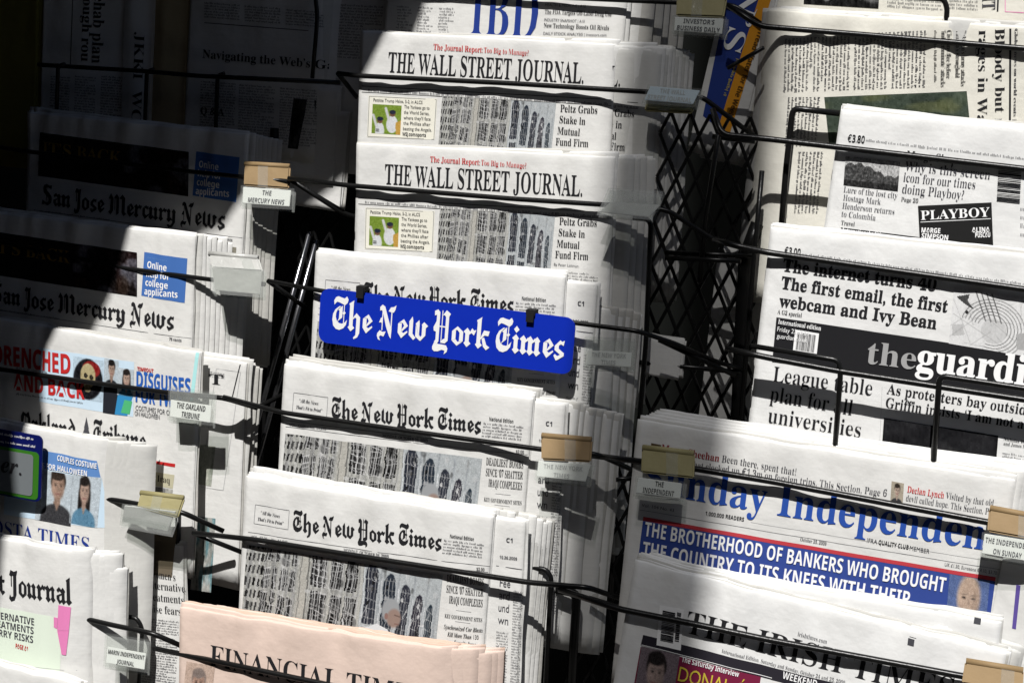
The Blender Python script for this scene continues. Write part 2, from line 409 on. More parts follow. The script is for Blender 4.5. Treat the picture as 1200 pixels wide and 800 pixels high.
def facade(man=True):
    W, H = 300, 146; im = canvas(W, H, (.70, .70, .68)); r = random.Random(4); noise(im, .05, 3)
    for i in range(90): a = r.random() * .66; seg(im, a, -.1, a - .03, 1.1, r.uniform(.8, 3), [r.uniform(.45, .88)] * 3, .5)
    def window(x, y, ww, hh, tilt, nv, nh, lo=.10, hi=.30):
        poly(im, [(x, y), (x + ww, y + .02), (x + ww + tilt, y + hh), (x + tilt, y + hh)], [r.uniform(lo, hi)] * 3)
        for k in range(3): poly(im, [(x + ww * r.random(), y + hh * r.random()) for _ in range(4)], [r.uniform(.05, .45)] * 3, .6)
        for k in range(nv):
            a = (k + .5) / nv + r.uniform(-.08, .08); seg(im, x + ww * a, y, x + ww * a + tilt + r.uniform(-.012, .012), y + hh, r.uniform(.8, 1.5), [r.uniform(.66, .95)] * 3, .95)
        for k in range(nh):
            q = y + hh * ((k + .5) / nh + r.uniform(-.06, .06)); seg(im, x, q, x + ww, q + r.uniform(-.03, .05), r.uniform(.7, 1.3), [r.uniform(.6, .92)] * 3, .9)
    x = -.01
    while x < .11:
        wd = r.uniform(.006, .016)
        for yy in np.arange(-.06, 1, .115): poly(im, [(x + .05 * yy, yy), (x + wd + .05 * yy, yy + .01), (x + wd - .006 + .05 * yy, yy + .08), (x - .006 + .05 * yy, yy + .075)], [r.uniform(.08, .35)] * 3)
        x += wd + r.uniform(.006, .014)
    for x0, ww in ((.115, .034), (.165, .022), (.205, .036), (.255, .026)):
        for k, yy in enumerate((-.08, .16, .40, .64, .88)): window(x0 - .012 * k, yy + r.uniform(-.02, .02), ww, .205, -.010, max(2, int(ww * 110)), 4)
    seg(im, .318, -.1, .288, 1.1, 15, (.74, .73, .70)); seg(im, .338, -.1, .312, 1.1, 2, (.42, .42, .41)); seg(im, .30, -.1, .272, 1.1, 1.4, (.5, .5, .49))
    for x0, ww in ((.352, .075), (.452, .055), (.525, .060)):
        for yy in (-.06, .26, .58, .90): window(x0, yy + .05, ww, .28, -.010, 5, 6, .06, .24)
        seg(im, x0 + ww + .022, -.1, x0 + ww + .008, 1.1, 6, (.74, .74, .72)); seg(im, x0 + ww + .03, -.1, x0 + ww + .018, 1.1, 1.2, (.45, .45, .45))
    poly(im, [(.615, -.1), (1.1, -.1), (1.1, 1.1), (.60, 1.1)], (.72, .74, .75))
    for cx, ww, top in ((.655, .030, -.02), (.742, .030, .06), (.822, .026, .14), (.893, .022, .21), (.953, .017, .27)):
        c = (.17 + r.uniform(-.03, .05), .21, .25)
        ell(im, cx, top + .13, ww, .13, c); poly(im, [(cx - ww, top + .12), (cx + ww, top + .12), (cx + ww, top + .56), (cx - ww, top + .55)], c)
        poly(im, [(cx - ww, top + .60), (cx + ww, top + .61), (cx + ww, 1.1), (cx - ww, 1.1)], [v * .9 for v in c])
        for k in range(3): a = cx + ww * (k - 1) * .55; seg(im, a, top + .04, a + r.uniform(-.004, .004), top + .56, .9, [r.uniform(.55, .85)] * 3, .9); seg(im, a, top + .6, a, 1.1, .9, [r.uniform(.55, .85)] * 3, .9)
        for k in range(11): q = top + .06 + k * .085; seg(im, cx - ww, q, cx + ww, q + .012 + r.uniform(-.02, .02), .8, [r.uniform(.5, .85)] * 3, .85)
        for k in range(4): ell(im, cx + ww * r.uniform(-.7, .7), top + .1 + r.random() * .7, .007, .02, [r.choice((.75, .08, .85))] * 3, .8)
        seg(im, cx + ww + .014, top - .1, cx + ww + .008, 1.1, 3, (.60, .62, .64), .6); seg(im, cx - ww - .008, top + .05, cx - ww - .010, 1.1, 1.2, (.88, .89, .90), .8)
    for _ in range(60):
        a = r.uniform(.33, .98); q = r.uniform(.3, 1); seg(im, a, q, a + r.uniform(-.04, .04), q + r.uniform(-.13, .13), r.uniform(.5, 1.2), [r.choice((.9, .8, .2))] * 3, .85)
    rr = np.random.RandomState(11); yy, xx = np.mgrid[0:H, 0:W]          # broken, leaning masonry
    dx = 1.1 * np.sin(yy / 26. + xx / 60.) + np.repeat(np.repeat(rr.uniform(-.8, .8, (H // 9 + 1, W // 14 + 1)), 9, 0), 14, 1)[:H, :W]
    dy = 1.0 * np.sin(xx / 31.) + np.repeat(np.repeat(rr.uniform(-.9, .9, (H // 11 + 1, W // 10 + 1)), 11, 0), 10, 1)[:H, :W]
    im = im[np.clip(yy + dy, 0, H - 1).astype(int), np.clip(xx + dx, 0, W - 1).astype(int)]
    for _ in range(45): ell(im, r.random(), r.random(), r.uniform(.004, .016), r.uniform(.01, .05), [r.choice((.10, .2, .55, .85))] * 3, r.uniform(.3, .7), .5)
    im = im * (1 + .06 * blur(rr.randn(H, W, 1), 3)); noise(im, .03, 9, 0)
    if not man: return im
    poly(im, [(.56, .68), (.64, .58), (.70, .52), (.76, .56), (.86, 1.1), (.52, 1.1)], (.90, .91, .92))
    ell(im, .764, .385, .044, .115, (.64, .65, .66), 1, .2); ell(im, .783, .45, .034, .085, (.62, .53, .49), 1, .3); ell(im, .745, .44, .009, .03, (.58, .46, .43), 1, .3); seg(im, .785, .42, .81, .43, 1.4, (.35, .28, .26), .7); seg(im, .79, .50, .81, .50, 1.2, (.45, .3, .28), .7)
    return im
def face(W=40, H=48, bgc=(.8, .85, .9), skin=(.78, .65, .56), hair=(.12, .10, .10), shirt=(.15, .15, .2), cx=.5, top=.14, sz=1.0, longhair=False, bald=False):
    im = canvas(W, H, bgc)
    if longhair: ell(im, cx, top + .46 * sz, .27 * sz, .50 * sz, hair); poly(im, [(cx - .27 * sz, top + .46 * sz), (cx + .27 * sz, top + .46 * sz), (cx + .30 * sz, top + 1.05 * sz), (cx - .30 * sz, top + 1.05 * sz)], hair)
    poly(im, [(cx - .09 * sz, top + .5 * sz), (cx + .09 * sz, top + .5 * sz), (cx + .12 * sz, top + .9 * sz), (cx - .12 * sz, top + .9 * sz)], [c * .82 for c in skin])
    ell(im, cx, top + 1.06 * sz, .50 * sz, .32 * sz, shirt); poly(im, [(cx - .5 * sz, top + 1.06 * sz), (cx + .5 * sz, top + 1.06 * sz), (cx + .56 * sz, 1.2), (cx - .56 * sz, 1.2)], shirt)
    poly(im, [(cx - .10 * sz, top + .68 * sz), (cx + .10 * sz, top + .68 * sz), (cx, top + .92 * sz)], [c * .9 for c in skin])
    if not bald: ell(im, cx, top + .22 * sz, .245 * sz, .26 * sz, hair)
    ell(im, cx, top + (.34 if not bald else .30) * sz, .205 * sz, (.29 if not bald else .33) * sz, skin, 1, .3)
    if not bald: ell(im, cx - .03, top + .09 * sz, .21 * sz, .12 * sz, hair)
    for dx in (-.085, .085):
        ell(im, cx + dx * sz, top + .32 * sz, .035 * sz, .018 * sz, (.15, .12, .12)); seg(im, cx + (dx - .045) * sz, top + .275 * sz, cx + (dx + .045) * sz, top + .27 * sz, 1, [c * .4 for c in skin], .8)
    seg(im, cx, top + .34 * sz, cx + .015, top + .42 * sz, 1.2, [c * .72 for c in skin]); seg(im, cx - .07 * sz, top + .51 * sz, cx + .07 * sz, top + .51 * sz, 1.4, (.62, .32, .30))
    ell(im, cx + .13 * sz, top + .4 * sz, .07 * sz, .2 * sz, [c * .75 for c in skin], .45, .5)
    ell(im, cx - .16 * sz, top + .34 * sz, .05 * sz, .14 * sz, [min(1, c * 1.12) for c in skin], .5, .6)
    r = np.random.RandomState(int(W + 7 * cx * 100)); im *= (1 + .045 * blur(r.randn(H, W, 1), 2) * 2); im = blur(im, 2); gr = im.mean(2, keepdims=True); im = (im * .66 + gr * .34 - .5) * .92 + .5; noise(im, .03, 5, 0); return im
def mountains(W=64, H=34):
    im = canvas(W, H, (.72, .72, .72)); X, Y = grid(im); r = np.random.RandomState(2)
    ridge = .42 - .16 * np.sin(X * 5 + .4) - .09 * np.abs(np.sin(X * 17)); k = Y > ridge
    im[k] = .30; noise(im, .09, 8); im[Y > .78] *= .62; return im
def murk(W, H, cols, seed, amt=.05):
    im = canvas(W, H, cols[0]); r = random.Random(seed)
    for _ in range(26): ell(im, r.random(), r.random(), r.uniform(.04, .16), r.uniform(.08, .3), r.choice(cols), .7, .5)
    noise(im, amt, seed); return im
def ballplayers():
    im = canvas(56, 64, (.48, .58, .22)); noise(im, .03, 1)
    for cx, s, top in ((.28, .8, .55), (.70, 1, .30)):
        ell(im, cx, top + .36, .20 * s, .30, (.86, .87, .88)); ell(im, cx, top, .10, .10, (.45, .33, .26)); ell(im, cx, top - .06, .11, .07, (.16, .18, .24))
        seg(im, cx - .12, top + .2, cx - .24, top - .18, 5, (.82, .82, .83))
    poly(im, [(.82, .6), (1, .5), (1, 1), (.84, 1)], (.78, .62, .30)); seg(im, .16, .86, .24, .86, 2, (.1, .1, .1)); seg(im, .16, .92, .24, .92, 2, (.1, .1, .1))
    im = blur(im, 1); noise(im, .03, 6, 1); return im
def radio_sketch():
    W, H = 90, 74; im = canvas(W, H, (.93, .93, .93)); r = random.Random(5)
    for k in range(6):
        for t in range(40):
            a0 = -2.9 + t * .12; R = .20 + k * .045
            seg(im, .56 + R * math.cos(a0), .62 + R * 1.2 * math.sin(a0), .56 + R * math.cos(a0 + .12), .62 + R * 1.2 * math.sin(a0 + .12), .7, (.3, .3, .3), .8)
    ell(im, .58, .66, .17, .22, (.84, .84, .84)); 
    for k in range(4): seg(im, .30 + k * .07, .02, .46 + k * .07, .5, 1.1, (.25, .25, .25))
    poly(im, [(.04, .16), (.22, .08), (.20, .20), (.30, .34), (.16, .26)], (.3, .3, .3)); ell(im, .2, .4, .025, .03, (.2, .2, .2))
    poly(im, [(.02, .66), (.16, .62), (.2, .8), (.04, .86)], (.8, .8, .8)); 
    for k in range(14): seg(im, r.random(), r.random(), r.random(), r.random(), .5, (.5, .5, .5), .5)
    poly(im, [(.88, .64), (1, .6), (1, .9), (.9, .9)], (.72, .72, .72)); noise(im, .02, 2); return im
def barcode(p, part, tl, tr, bl, br, vertical_bars=True, n=22, seed=3):
    r = random.Random(seed); lerp = lambda a, b, t: (a[0] + (b[0] - a[0]) * t, a[1] + (b[1] - a[1]) * t)
    t = 0
    while t < .97:
        wd = r.choice((.018, .018, .03, .045)); e = min(1, t + wd)
        if vertical_bars: p.quad(part, lerp(tl, tr, t), lerp(tl, tr, e), lerp(bl, br, t), lerp(bl, br, e), K, .0011, 1, 2)
        else: p.quad(part, lerp(tl, bl, t), lerp(tr, br, t), lerp(tl, bl, e), lerp(tr, br, e), K, .0011, 2, 1)
        t = e + r.choice((.018, .02, .035))
# ---- blackletter pen alphabet: polygons, x-height 100, baseline 0
def stem(x, top=100, w=27, foot=True, bot=0):
    p = [(x, bot + 26), (x - 9, bot + 17), (x + 14, bot - 5), (x + 41, bot + 17), (x + w, bot + 29)] if foot else [(x, bot), (x + w, bot)]
    p += [(x + w, top - 26), (x + w + 7, top - 17), (x + 13, top + 5), (x - 13, top - 18), (x, top - 29)]
    return p
def asc(x, top=168, w=27):
    return [(x, 26), (x - 9, 17), (x + 14, -5), (x + 41, 17), (x + w, 29), (x + w, top - 8), (x + w + 3, top + 8), (x - 6, top - 14), (x, top - 26)]
def sh(p, dx, dy=0): return [(a + dx, b + dy) for a, b in p]
def tl(pts, ox, oy, k, s):  # traced from a slanted sample: remove the slope, flip
    return [((x - ox) * k, -((y - oy) - (x - ox) * s) * k) for x, y in pts]
_e = [[(10, 26), (37, 34), (37, 82), (10, 78)], [(37, 34), (10, 26), (38, -5), (82, 34), (78, 42), (52, 26)],
      [(10, 78), (50, 106), (82, 70), (40, 34), (36, 42), (54, 68), (44, 82), (30, 84)]]
_o = [[(8, 22), (35, 32), (35, 84), (8, 76)], [(8, 76), (46, 106), (88, 78), (62, 70), (48, 84), (35, 84)],
      [(88, 78), (88, 24), (61, 22), (62, 70)], [(88, 24), (46, -5), (8, 22), (35, 32), (50, 18), (61, 22)]]
_T = [tl(p, 138, 440, .72, .16) for p in (
    [(152, 252), (146, 218), (165, 192), (190, 187), (225, 200), (255, 210), (268, 200), (278, 195), (294, 222), (287, 247), (262, 264), (235, 252), (205, 238), (180, 230), (166, 238)],
    [(205, 268), (165, 290), (143, 325), (138, 370), (150, 420), (180, 450), (215, 461), (255, 450), (282, 424), (291, 383), (270, 402), (240, 412), (210, 405), (185, 385), (172, 350), (175, 318), (190, 292), (224, 270)],
    [(192, 296), (240, 266), (239, 362), (186, 394), (206, 368), (208, 304)],
    [(252, 262), (260, 262), (260, 410), (252, 410)], [(238, 327), (256, 310), (274, 327), (256, 344)])]
_N = [tl(p, 535, 478, .72, .165) for p in (
    [(553, 290), (551, 262), (575, 244), (602, 262), (640, 360), (668, 428), (680, 446), (677, 524), (660, 504), (622, 425), (588, 320), (572, 288)],
    [(668, 312), (679, 312), (679, 450), (668, 436)],
    [(638, 302), (660, 272), (690, 272), (714, 260), (706, 296), (690, 317), (660, 310)],
    [(577, 300), (586, 318), (586, 450), (577, 450)], [(548, 385), (565, 350), (584, 342), (584, 398), (568, 386)],
    [(538, 470), (560, 448), (590, 464), (622, 462), (602, 502), (572, 490), (556, 500), (570, 532), (546, 518), (534, 490)])]
_Y = [tl(p, 995, 560, .72, .165) for p in (
    [(1000, 352), (998, 315), (1030, 306), (1052, 330), (1052, 560), (1035, 582), (1008, 560), (1021, 545), (1021, 482), (998, 472), (994, 442), (1014, 410), (1021, 396), (1021, 348)],
    [(1080, 356), (1115, 318), (1157, 350), (1143, 372), (1143, 562), (1115, 582), (1070, 572), (1090, 548), (1112, 542), (1112, 372), (1098, 356)],
    [(1072, 318), (1080, 318), (1080, 572), (1072, 572)], [(1052, 436), (1112, 446), (1112, 456), (1052, 446)],
    [(993, 598), (1012, 560), (1050, 582), (1090, 588), (1130, 598), (1147, 625), (1140, 652), (1112, 668), (1120, 640), (1090, 630), (1050, 640), (1014, 637), (995, 620)])]
BL = {
 'T': (118, _T), 'N': (140, _N), 'Y': (126, _Y),
 'i': (52, [stem(9), [(4, 132), (22, 152), (42, 132), (22, 112)]]),
 'n': (104, [stem(9), stem(58), [(36, 74), (54, 96), (62, 84), (36, 64)]]),
 'm': (152, [stem(9), stem(57), stem(105), [(36, 74), (54, 96), (62, 84), (36, 64)], [(84, 74), (102, 96), (110, 84), (84, 64)]]),
 'u': (104, [stem(9), stem(58), [(36, 30), (50, 8), (62, 14), (42, 36)]]),
 'r': (82, [stem(9), [(36, 76), (56, 106), (68, 94), (86, 98), (70, 66), (52, 78), (36, 66)]]),
 'o': (94, _o), 'e': (82, _e), 'c': (74, _e[:2] + [[(10, 78), (48, 106), (60, 96), (76, 100), (62, 70), (46, 82), (30, 84)]]),
 'h': (100, [asc(9), [(36, 76), (60, 104), (88, 82), (88, -10), (74, -36), (48, -48), (44, -40), (60, -24), (61, -6), (61, 72), (50, 78), (36, 64)]]),
 'k': (106, [asc(9), [(36, 60), (58, 102), (98, 100), (90, 72), (64, 74), (36, 48)], [(44, 56), (62, 62), (80, 22), (104, 10), (80, -8), (58, 10)]]),
 'l': (50, [asc(9)]),
 'b': (94, [asc(9), [(36, 76), (56, 104), (88, 80), (88, 26), (48, -5), (30, 8), (48, 22), (61, 30), (61, 72), (50, 80), (36, 66)]]),
 'd': (94, [_o[0], [(88, 24), (46, -5), (8, 22), (35, 32), (50, 18), (61, 26), (61, 90), (20, 148), (42, 158), (88, 96)], [(8, 76), (46, 106), (61, 92), (48, 82), (35, 84)]]),
 'w': (148, [[(4, 92), (30, 128), (36, 104), (36, 30), (60, 8), (44, -6), (9, 20), (9, 96)], [(54, 88), (80, 112), (84, 94), (84, 28), (104, 6), (92, -6), (57, 16), (57, 92)],
             [(100, 88), (116, 104), (146, 84), (130, 70), (130, 28), (96, -6), (88, 12), (103, 26), (103, 80)]]),
 's': (78, [[(8, 70), (44, 104), (56, 96), (74, 104), (68, 74), (50, 82), (36, 74), (36, 62)], [(8, 72), (36, 62), (36, 56), (74, 34), (44, 26), (8, 46)],
            [(74, 36), (74, 18), (36, -6), (22, -12), (4, 14), (12, 24), (30, 14), (46, 22), (46, 34)]]),
 'a': (98, [stem(58), [(8, 26), (34, -5), (58, 14), (58, 24), (44, 18), (35, 28), (35, 48), (58, 58), (58, 66), (8, 48)], [(8, 84), (34, 106), (62, 84), (58, 66), (36, 82), (20, 70)]]),
 't': (62, [[(9, 22), (34, -5), (60, 18), (54, 26), (36, 24), (36, 128), (9, 108)], [(-4, 84), (6, 98), (62, 98), (52, 80)]]),
 'y': (102, [stem(9), [(58, 70), (50, 82), (72, 106), (94, 82), (88, 72), (88, 0), (60, -40), (24, -48), (6, -30), (18, -20), (40, -28), (60, -6)], [(36, 30), (50, 8), (62, 14), (42, 36)]]),
 'S': (122, [[(14, 130), (22, 158), (54, 172), (86, 158), (112, 166), (104, 132), (78, 142), (50, 146), (44, 128), (30, 112)], [(14, 132), (44, 130), (106, 76), (112, 50), (74, 60), (22, 98)],
             [(112, 54), (106, 22), (66, -6), (30, 8), (4, -4), (8, 38), (36, 24), (66, 22), (78, 40), (76, 60)], [(52, 30), (59, 30), (59, 150), (52, 150)]]),
 'J': (84, [[(6, 134), (20, 168), (52, 158), (80, 168), (72, 138), (44, 136), (24, 130)], [(42, 150), (70, 150), (70, 10), (52, -28), (18, -40), (-2, -22), (8, 6), (22, -10), (40, -4)], [(20, 60), (28, 60), (28, 140), (20, 140)]]),
 'M': (196, [[(6, 120), (28, 166), (56, 130), (56, 28), (30, -6), (2, 14), (24, 30), (28, 120)], [(62, 132), (92, 166), (116, 138), (116, 10), (92, -5), (88, 30), (88, 126)],
             [(122, 132), (154, 166), (182, 138), (178, 26), (196, 14), (168, -6), (148, 20), (150, 126)], [(70, 30), (77, 30), (77, 130), (70, 130)]]),
 'O': (134, [[(34, 160), (8, 120), (6, 50), (40, 0), (92, -6), (126, 26), (84, 18), (48, 36), (38, 80), (48, 130)], [(34, 160), (76, 142), (106, 166), (130, 110), (128, 30), (100, 8), (98, 110), (78, 120), (48, 130)], [(66, 24), (73, 24), (73, 140), (66, 140)]]),
 'I': (70, [[(4, 138), (26, 168), (60, 146), (64, 130), (44, 134), (44, 24), (62, 14), (34, -8), (4, 14), (17, 26), (17, 130)]]),
 'p': (94, [stem(9, foot=False, bot=-42), [(36, 76), (56, 104), (88, 80), (88, 26), (48, -5), (36, 2), (48, 20), (61, 30), (61, 72), (50, 80), (36, 66)]]),
 ' ': (38, []), '.': (30, [[(4, 12), (16, 26), (28, 12), (16, -4)]]),
}
def bl_text(s):
    x, P = 0., []
    for c in s:
        a, g = BL[c]
        P += [sh(p, x) for p in g]; x += a
    return P, x
# ------------------------------------------------------------------ the place: pavement, kiosk, awning, added light blockers
def slab(name, x0, x1, y0, y1, z0, z1, m, label=None, cat=None, kind=None, parent=None):
    b = MB(); b.box(((x0 + x1) / 2, (y0 + y1) / 2, (z0 + z1) / 2), (x1 - x0, y1 - y0, z1 - z0), m); o = b.build(name, parent)
    return tag(o, label, cat, None, kind)
CONC = mat('concrete_paving', (.075, .072, .068), .85, .2, bump=(30, .5, 0.00336), mottled=.15)
ASPH = mat('asphalt', (.05, .05, .05), .9, .2, bump=(80, .6, 0.00336), mottled=.2)
g = MB(); g.add([(-60, -4.2, 0), (60, -4.2, 0), (60, 60, 0), (-60, 60, 0)], [(0, 1, 2, 3)], CONC); tag(g.build('pavement'), kind='structure')
g = MB(); g.box((0, -4.275, -.06), (120, .15, .13), CONC); tag(g.build('kerb'), kind='structure')
g = MB(); g.add([(-60, -60, -.12), (60, -60, -.12), (60, -4.35, -.12), (-60, -4.35, -.12)], [(0, 1, 2, 3)], ASPH); tag(g.build('road'), kind='structure')
KIOSK = mat('kiosk_paint', (.006, .007, .006), .8, .2)
slab('kiosk_wall', -1.6, 1.6, .62, .74, 0, 2.75, KIOSK, 'black painted back wall of the news kiosk behind the racks', 'kiosk wall')
side = MB(); side.box((-.90, -.73, 1.32), (.06, 2.62, 2.64), KIOSK); tag(side.build('added_side_wall'), 'black side wall added out of view to keep light off the shaded papers', 'kiosk wall')  # added out of view, keeps skylight off the left papers

BRICK = mat('opposite_brick', (.10, .06, .05), .9, .15, bump=(6, .4, .02), mottled=.2)
PANE = mat('opposite_window', (.02, .022, .025), .12, .5)
ob = bpy.data.objects.new('sky_blocking_building', None); COL.objects.link(ob); ob.location = (0, -14, 0); tag(ob, 'brick building added across the road, behind the camera, to cut skylight', 'building')  # added to cover the front sky and deepen the shade
wb = MB(); wb.box((0, -3, 13), (70, 6, 26), BRICK); wb.build('wall', ob)
for ix in range(-5, 6):
    for iz in range(6):
        wn = MB(); wn.box((ix * 3.2, .02, 2.2 + iz * 3.2), (1.3, .08, 1.9), PANE); wn.build('window', ob)
slab('sky_blocker', -.93, .02, -2.10, -2.05, 0, 2.72, KIOSK, 'black panel added out of view in front of the left rack to block skylight', 'light blocker', 'thing')  # unseen panel added to block front skylight from the left papers
AWN_Z = 2.78
def to_awning(px, py, n):
    p = RACK @ P(px, py, n); t = (AWN_Z - p.z) / SW.z; q = p + SW * t; return (q.x, q.y)
edge = [(560, -150, -115), (520, -50, -115), (498, 4, -112), (462, 42, -80), (440, 72, -76), (418, 110, -74), (352, 165, -70), (312, 190, -66), (285, 232, -64), (262, 262, -62),
        (160, 270, -45), (146, 310, -40), (130, 345, -36), (96, 395, -30), (56, 415, -14), (50, 470, -12), (42, 520, 30), (34, 570, 32), (24, 640, 64), (18, 700, 66), (6, 770, 70), (-20, 860, 110)]
pts = [to_awning(*e) for e in edge]
CANVAS = mat('awning_canvas', (.012, .03, .02), .9, .1)
pts = pts + [(pts[-1][0] - 1.4, pts[-1][1] - .3), (-2.3, .75), (pts[0][0] + .05, .75)]
a = MB(); n_ = len(pts); a.add([(x, y, AWN_Z) for x, y in pts] + [(x, y, AWN_Z + .02) for x, y in pts],
      [tuple(range(n_)), tuple(range(2 * n_ - 1, n_ - 1, -1))] + [(i, i + n_, (i + 1) % n_ + n_, (i + 1) % n_) for i in range(n_)], CANVAS)
tag(a.build('kiosk_awning'), 'dark canvas awning above the left racks casting the curved shade', 'awning')

bandc = RACK @ (P(778, 400, 0) + SUN * 5.2)
def part_blocking_mat():  # lets part of the sun through so the shade band stays grey
    m = bpy.data.materials.new('part_blocking_sheet'); m.use_nodes = True; t = m.node_tree; p = t.nodes['Principled BSDF']; p.inputs['Base Color'].default_value = (.05, .06, .08, 1)
    tr = t.nodes.new('ShaderNodeBsdfTransparent'); mx = t.nodes.new('ShaderNodeMixShader'); mx.inputs[0].default_value = .63
    t.links.new(tr.outputs[0], mx.inputs[1]); t.links.new(p.outputs[0], mx.inputs[2]); t.links.new(mx.outputs[0], t.nodes['Material Output'].inputs[0]); return m
ban = bpy.data.objects.new('shade_strip', None); COL.objects.link(ban); ban.location = (bandc.x, bandc.y, 0)  # made-up caster for the shade band; post and arms only hold it
tag(ban, 'tall narrow see-through strip added out of view to shade the gap between racks', 'banner')
m_ = MB(); m_.box((0, 0, 5.4), (.186, .004, 6.4), part_blocking_mat()); m_.build('blocker_sheet', ban)
m_ = MB(); m_.tube([(1.05, -.06, 0), (1.05, -.06, 9)], .04, BLACKM, 16); m_.build('post', ban, True)
for z_ in (2.15, 8.62): m_ = MB(); m_.tube([(1.05, -.06, z_), (-.11, -.01, z_)], .009, BLACKM, 8); m_.build('arm', ban, True)

# ------------------------------------------------------------------ the wire racks
def rack(label, n=0):
    return empty('wire_newspaper_rack', RACK @ Matrix.Translation((0, 0, 0)), label, 'newspaper rack')
R1 = rack('black wire rack holding the shaded papers at the left edge')
R2 = rack('black wire rack holding the pink paper, the blue plate and papers above it')
R3 = rack('black wire rack holding the papers at the right under brown clips')
def rod(r, pts, rad=0.00260, name='rod', fil=.01):
    b = MB(); b.tube([P(*p) for p in pts], rad, WIRE, 10, fil); o = b.build(name, r, True); return o
# centre rack
rod(R2, [(440, -16, -104), (620, -4, -104), (805, 4, -102), (860, 6, -92), (892, 28, -92)])
rod(R2, [(396, 86, -66), (420, 89, -63), (600, 98, -62), (760, 108, -62), (822, 113, -62), (884, 160, -70)], 0.00302)
rod(R2, [(396, 86, -66), (418, 114, -120)], .003, 'hook')
rod(R2, [(338, 209, -36), (405, 217, -26), (600, 233, -23), (740, 242, -22), (782, 246, -24), (836, 281, -40), (885, 294, -50)], 0.00302)
rod(R2, [(338, 209, -36), (402, 250, -90), (430, 258, -110)], .003, 'hook')
rod(R2, [(742, 255, -24), (763, 257, -24), (757, 400, -24), (745, 540, -24)], 0.00302, 'hook')
rod(R2, [(314, 329, 4), (378, 341, 11), (520, 357, 13), (672, 378, 13), (748, 388, 11), (790, 402, -10), (840, 424, -40), (870, 432, -60)], 0.00286)
rod(R2, [(314, 329, 4), (366, 366, -60)], .003, 'hook')
rod(R2, [(262, 465, 40), (330, 483, 49), (480, 505, 51), (640, 527, 51), (700, 532, 50), (745, 552, 10), (790, 566, -30)], 0.00302)
rod(R2, [(226, 624, 80), (300, 632, 87), (445, 655, 89), (620, 682, 89), (690, 688, 90), (730, 702, 40), (790, 700, 0)], 0.00319)
rod(R2, [(226, 624, 80), (292, 650, 40)], .003, 'hook')
rod(R2, [(610, 662, 46), (640, 667, 46), (646, 676, 46), (638, 830, 46)], 0.00302, 'hook')
rod(R2, [(180, 759, 110), (300, 784, 125), (420, 809, 127), (520, 828, 127)], 0.00319)
rod(R2, [(352, 452, -70), (300, 478, 20), (262, 465, 40)], .003, 'hook')
# left rack
rod(R1, [(45, 76, -128), (175, 84, -112), (230, 89, -106), (398, 97, -86)], 0.00302)
for x in (68, 172, 255): rod(R1, [(x + 8, 75 + (x - 68) * .06, -118), (x, 78 + (x - 68) * .06, -118), (x - 3, 170, -122)], 0.00269, 'hook')
rod(R1, [(366, 92, -92), (372, 20, -96), (366, -40, -100)], 0.00269, 'hook')
rod(R1, [(-30, 168, -112), (20, 176, -100), (222, 201, -62), (290, 208, -50), (340, 213, -40)], 0.00302)
rod(R1, [(-30, 277, -66), (60, 296, -50), (152, 315, -34), (250, 328, -18), (310, 333, -8)], 0.00302)
rod(R1, [(340, 211, -40), (402, 248, -90)], .003, 'hook')
rod(R1, [(-30, 428, -16), (100, 447, 6), (205, 461, 24), (262, 466, 34), (302, 478, 10)], 0.00319)
rod(R1, [(-30, 557, 30), (35, 570, 42), (150, 588, 60), (214, 600, 66), (262, 622, 40)], 0.00319)
rod(R1, [(-30, 697, 74), (25, 707, 84), (128, 731, 100), (180, 742, 104), (212, 756, 90)], 0.00319)
rod(R1, [(128, 721, 64), (160, 723, 64), (167, 736, 64), (163, 800, 64)], 0.00286, 'hook')
rod(R1, [(209, 590, 24), (207, 700, 24), (203, 830, 24)], 0.00353, 'post')
rod(R1, [(212, 566, -8), (214, 610, -8), (196, 640, -8)], .003, 'hook')
rod(R1, [(322, 150, -120), (318, 330, -120), (300, 600, -120), (286, 830, -120)], .006, 'post')
# right rack
rod(R3, [(852, 6, -50), (890, 31, -53), (1000, 40, -55), (1200, 57, -55), (1320, 67, -55)], 0.00319)
rod(R3, [(835, 128, -20), (846, 158, -6), (900, 163, -15), (1200, 198, -15), (1320, 213, -15)], 0.00336)
rod(R3, [(984, 133, -40), (929, 127, -40), (921, 200, -40), (913, 300, -40)], 0.00353, 'hook', .008)
rod(R3, [(836, 280, 20), (862, 288, 32), (900, 296, 25), (1200, 339, 25), (1320, 356, 25)], 0.00353)
rod(R3, [(880, 405, 50), (983, 422, 50), (985, 438, 50), (978, 530, 50)], 0.00302, 'hook', .008)
rod(R3, [(850, 408, 50), (900, 419, 50), (985, 435, 50), (1200, 468, 50), (1320, 486, 50)], 0.00353)
rod(R3, [(1094, 540, 52), (1101, 440, 52), (1200, 455, 52), (1320, 473, 52)], 0.00319, 'hook', .008)
rod(R3, [(690, 533, 40), (748, 540, 62), (815, 549, 70), (900, 563, 70), (1075, 596, 70), (1160, 612, 70), (1300, 640, 70)], 0.00353)
rod(R3, [(655, 690, 90), (725, 713, 104), (820, 732, 106), (900, 749, 106), (1130, 792, 106), (1300, 826, 106)], 0.00353)
rod(R3, [(1062, -3, -62), (1106, -1, -62), (1110, 10, -62), (1106, 60, -62)], 0.00302, 'hook', .008)
rod(R3, [(893, 200, -30), (884, 300, -30), (866, 520, -30)], .003, 'post')
rod(R3, [(888, 262, -66), (874, 300, -66), (868, 400, -66), (862, 560, -66)], .0085, 'post')
rod(R3, [(842, 158, -8), (826, 260, -40), (820, 330, -60)], .003, 'hook')
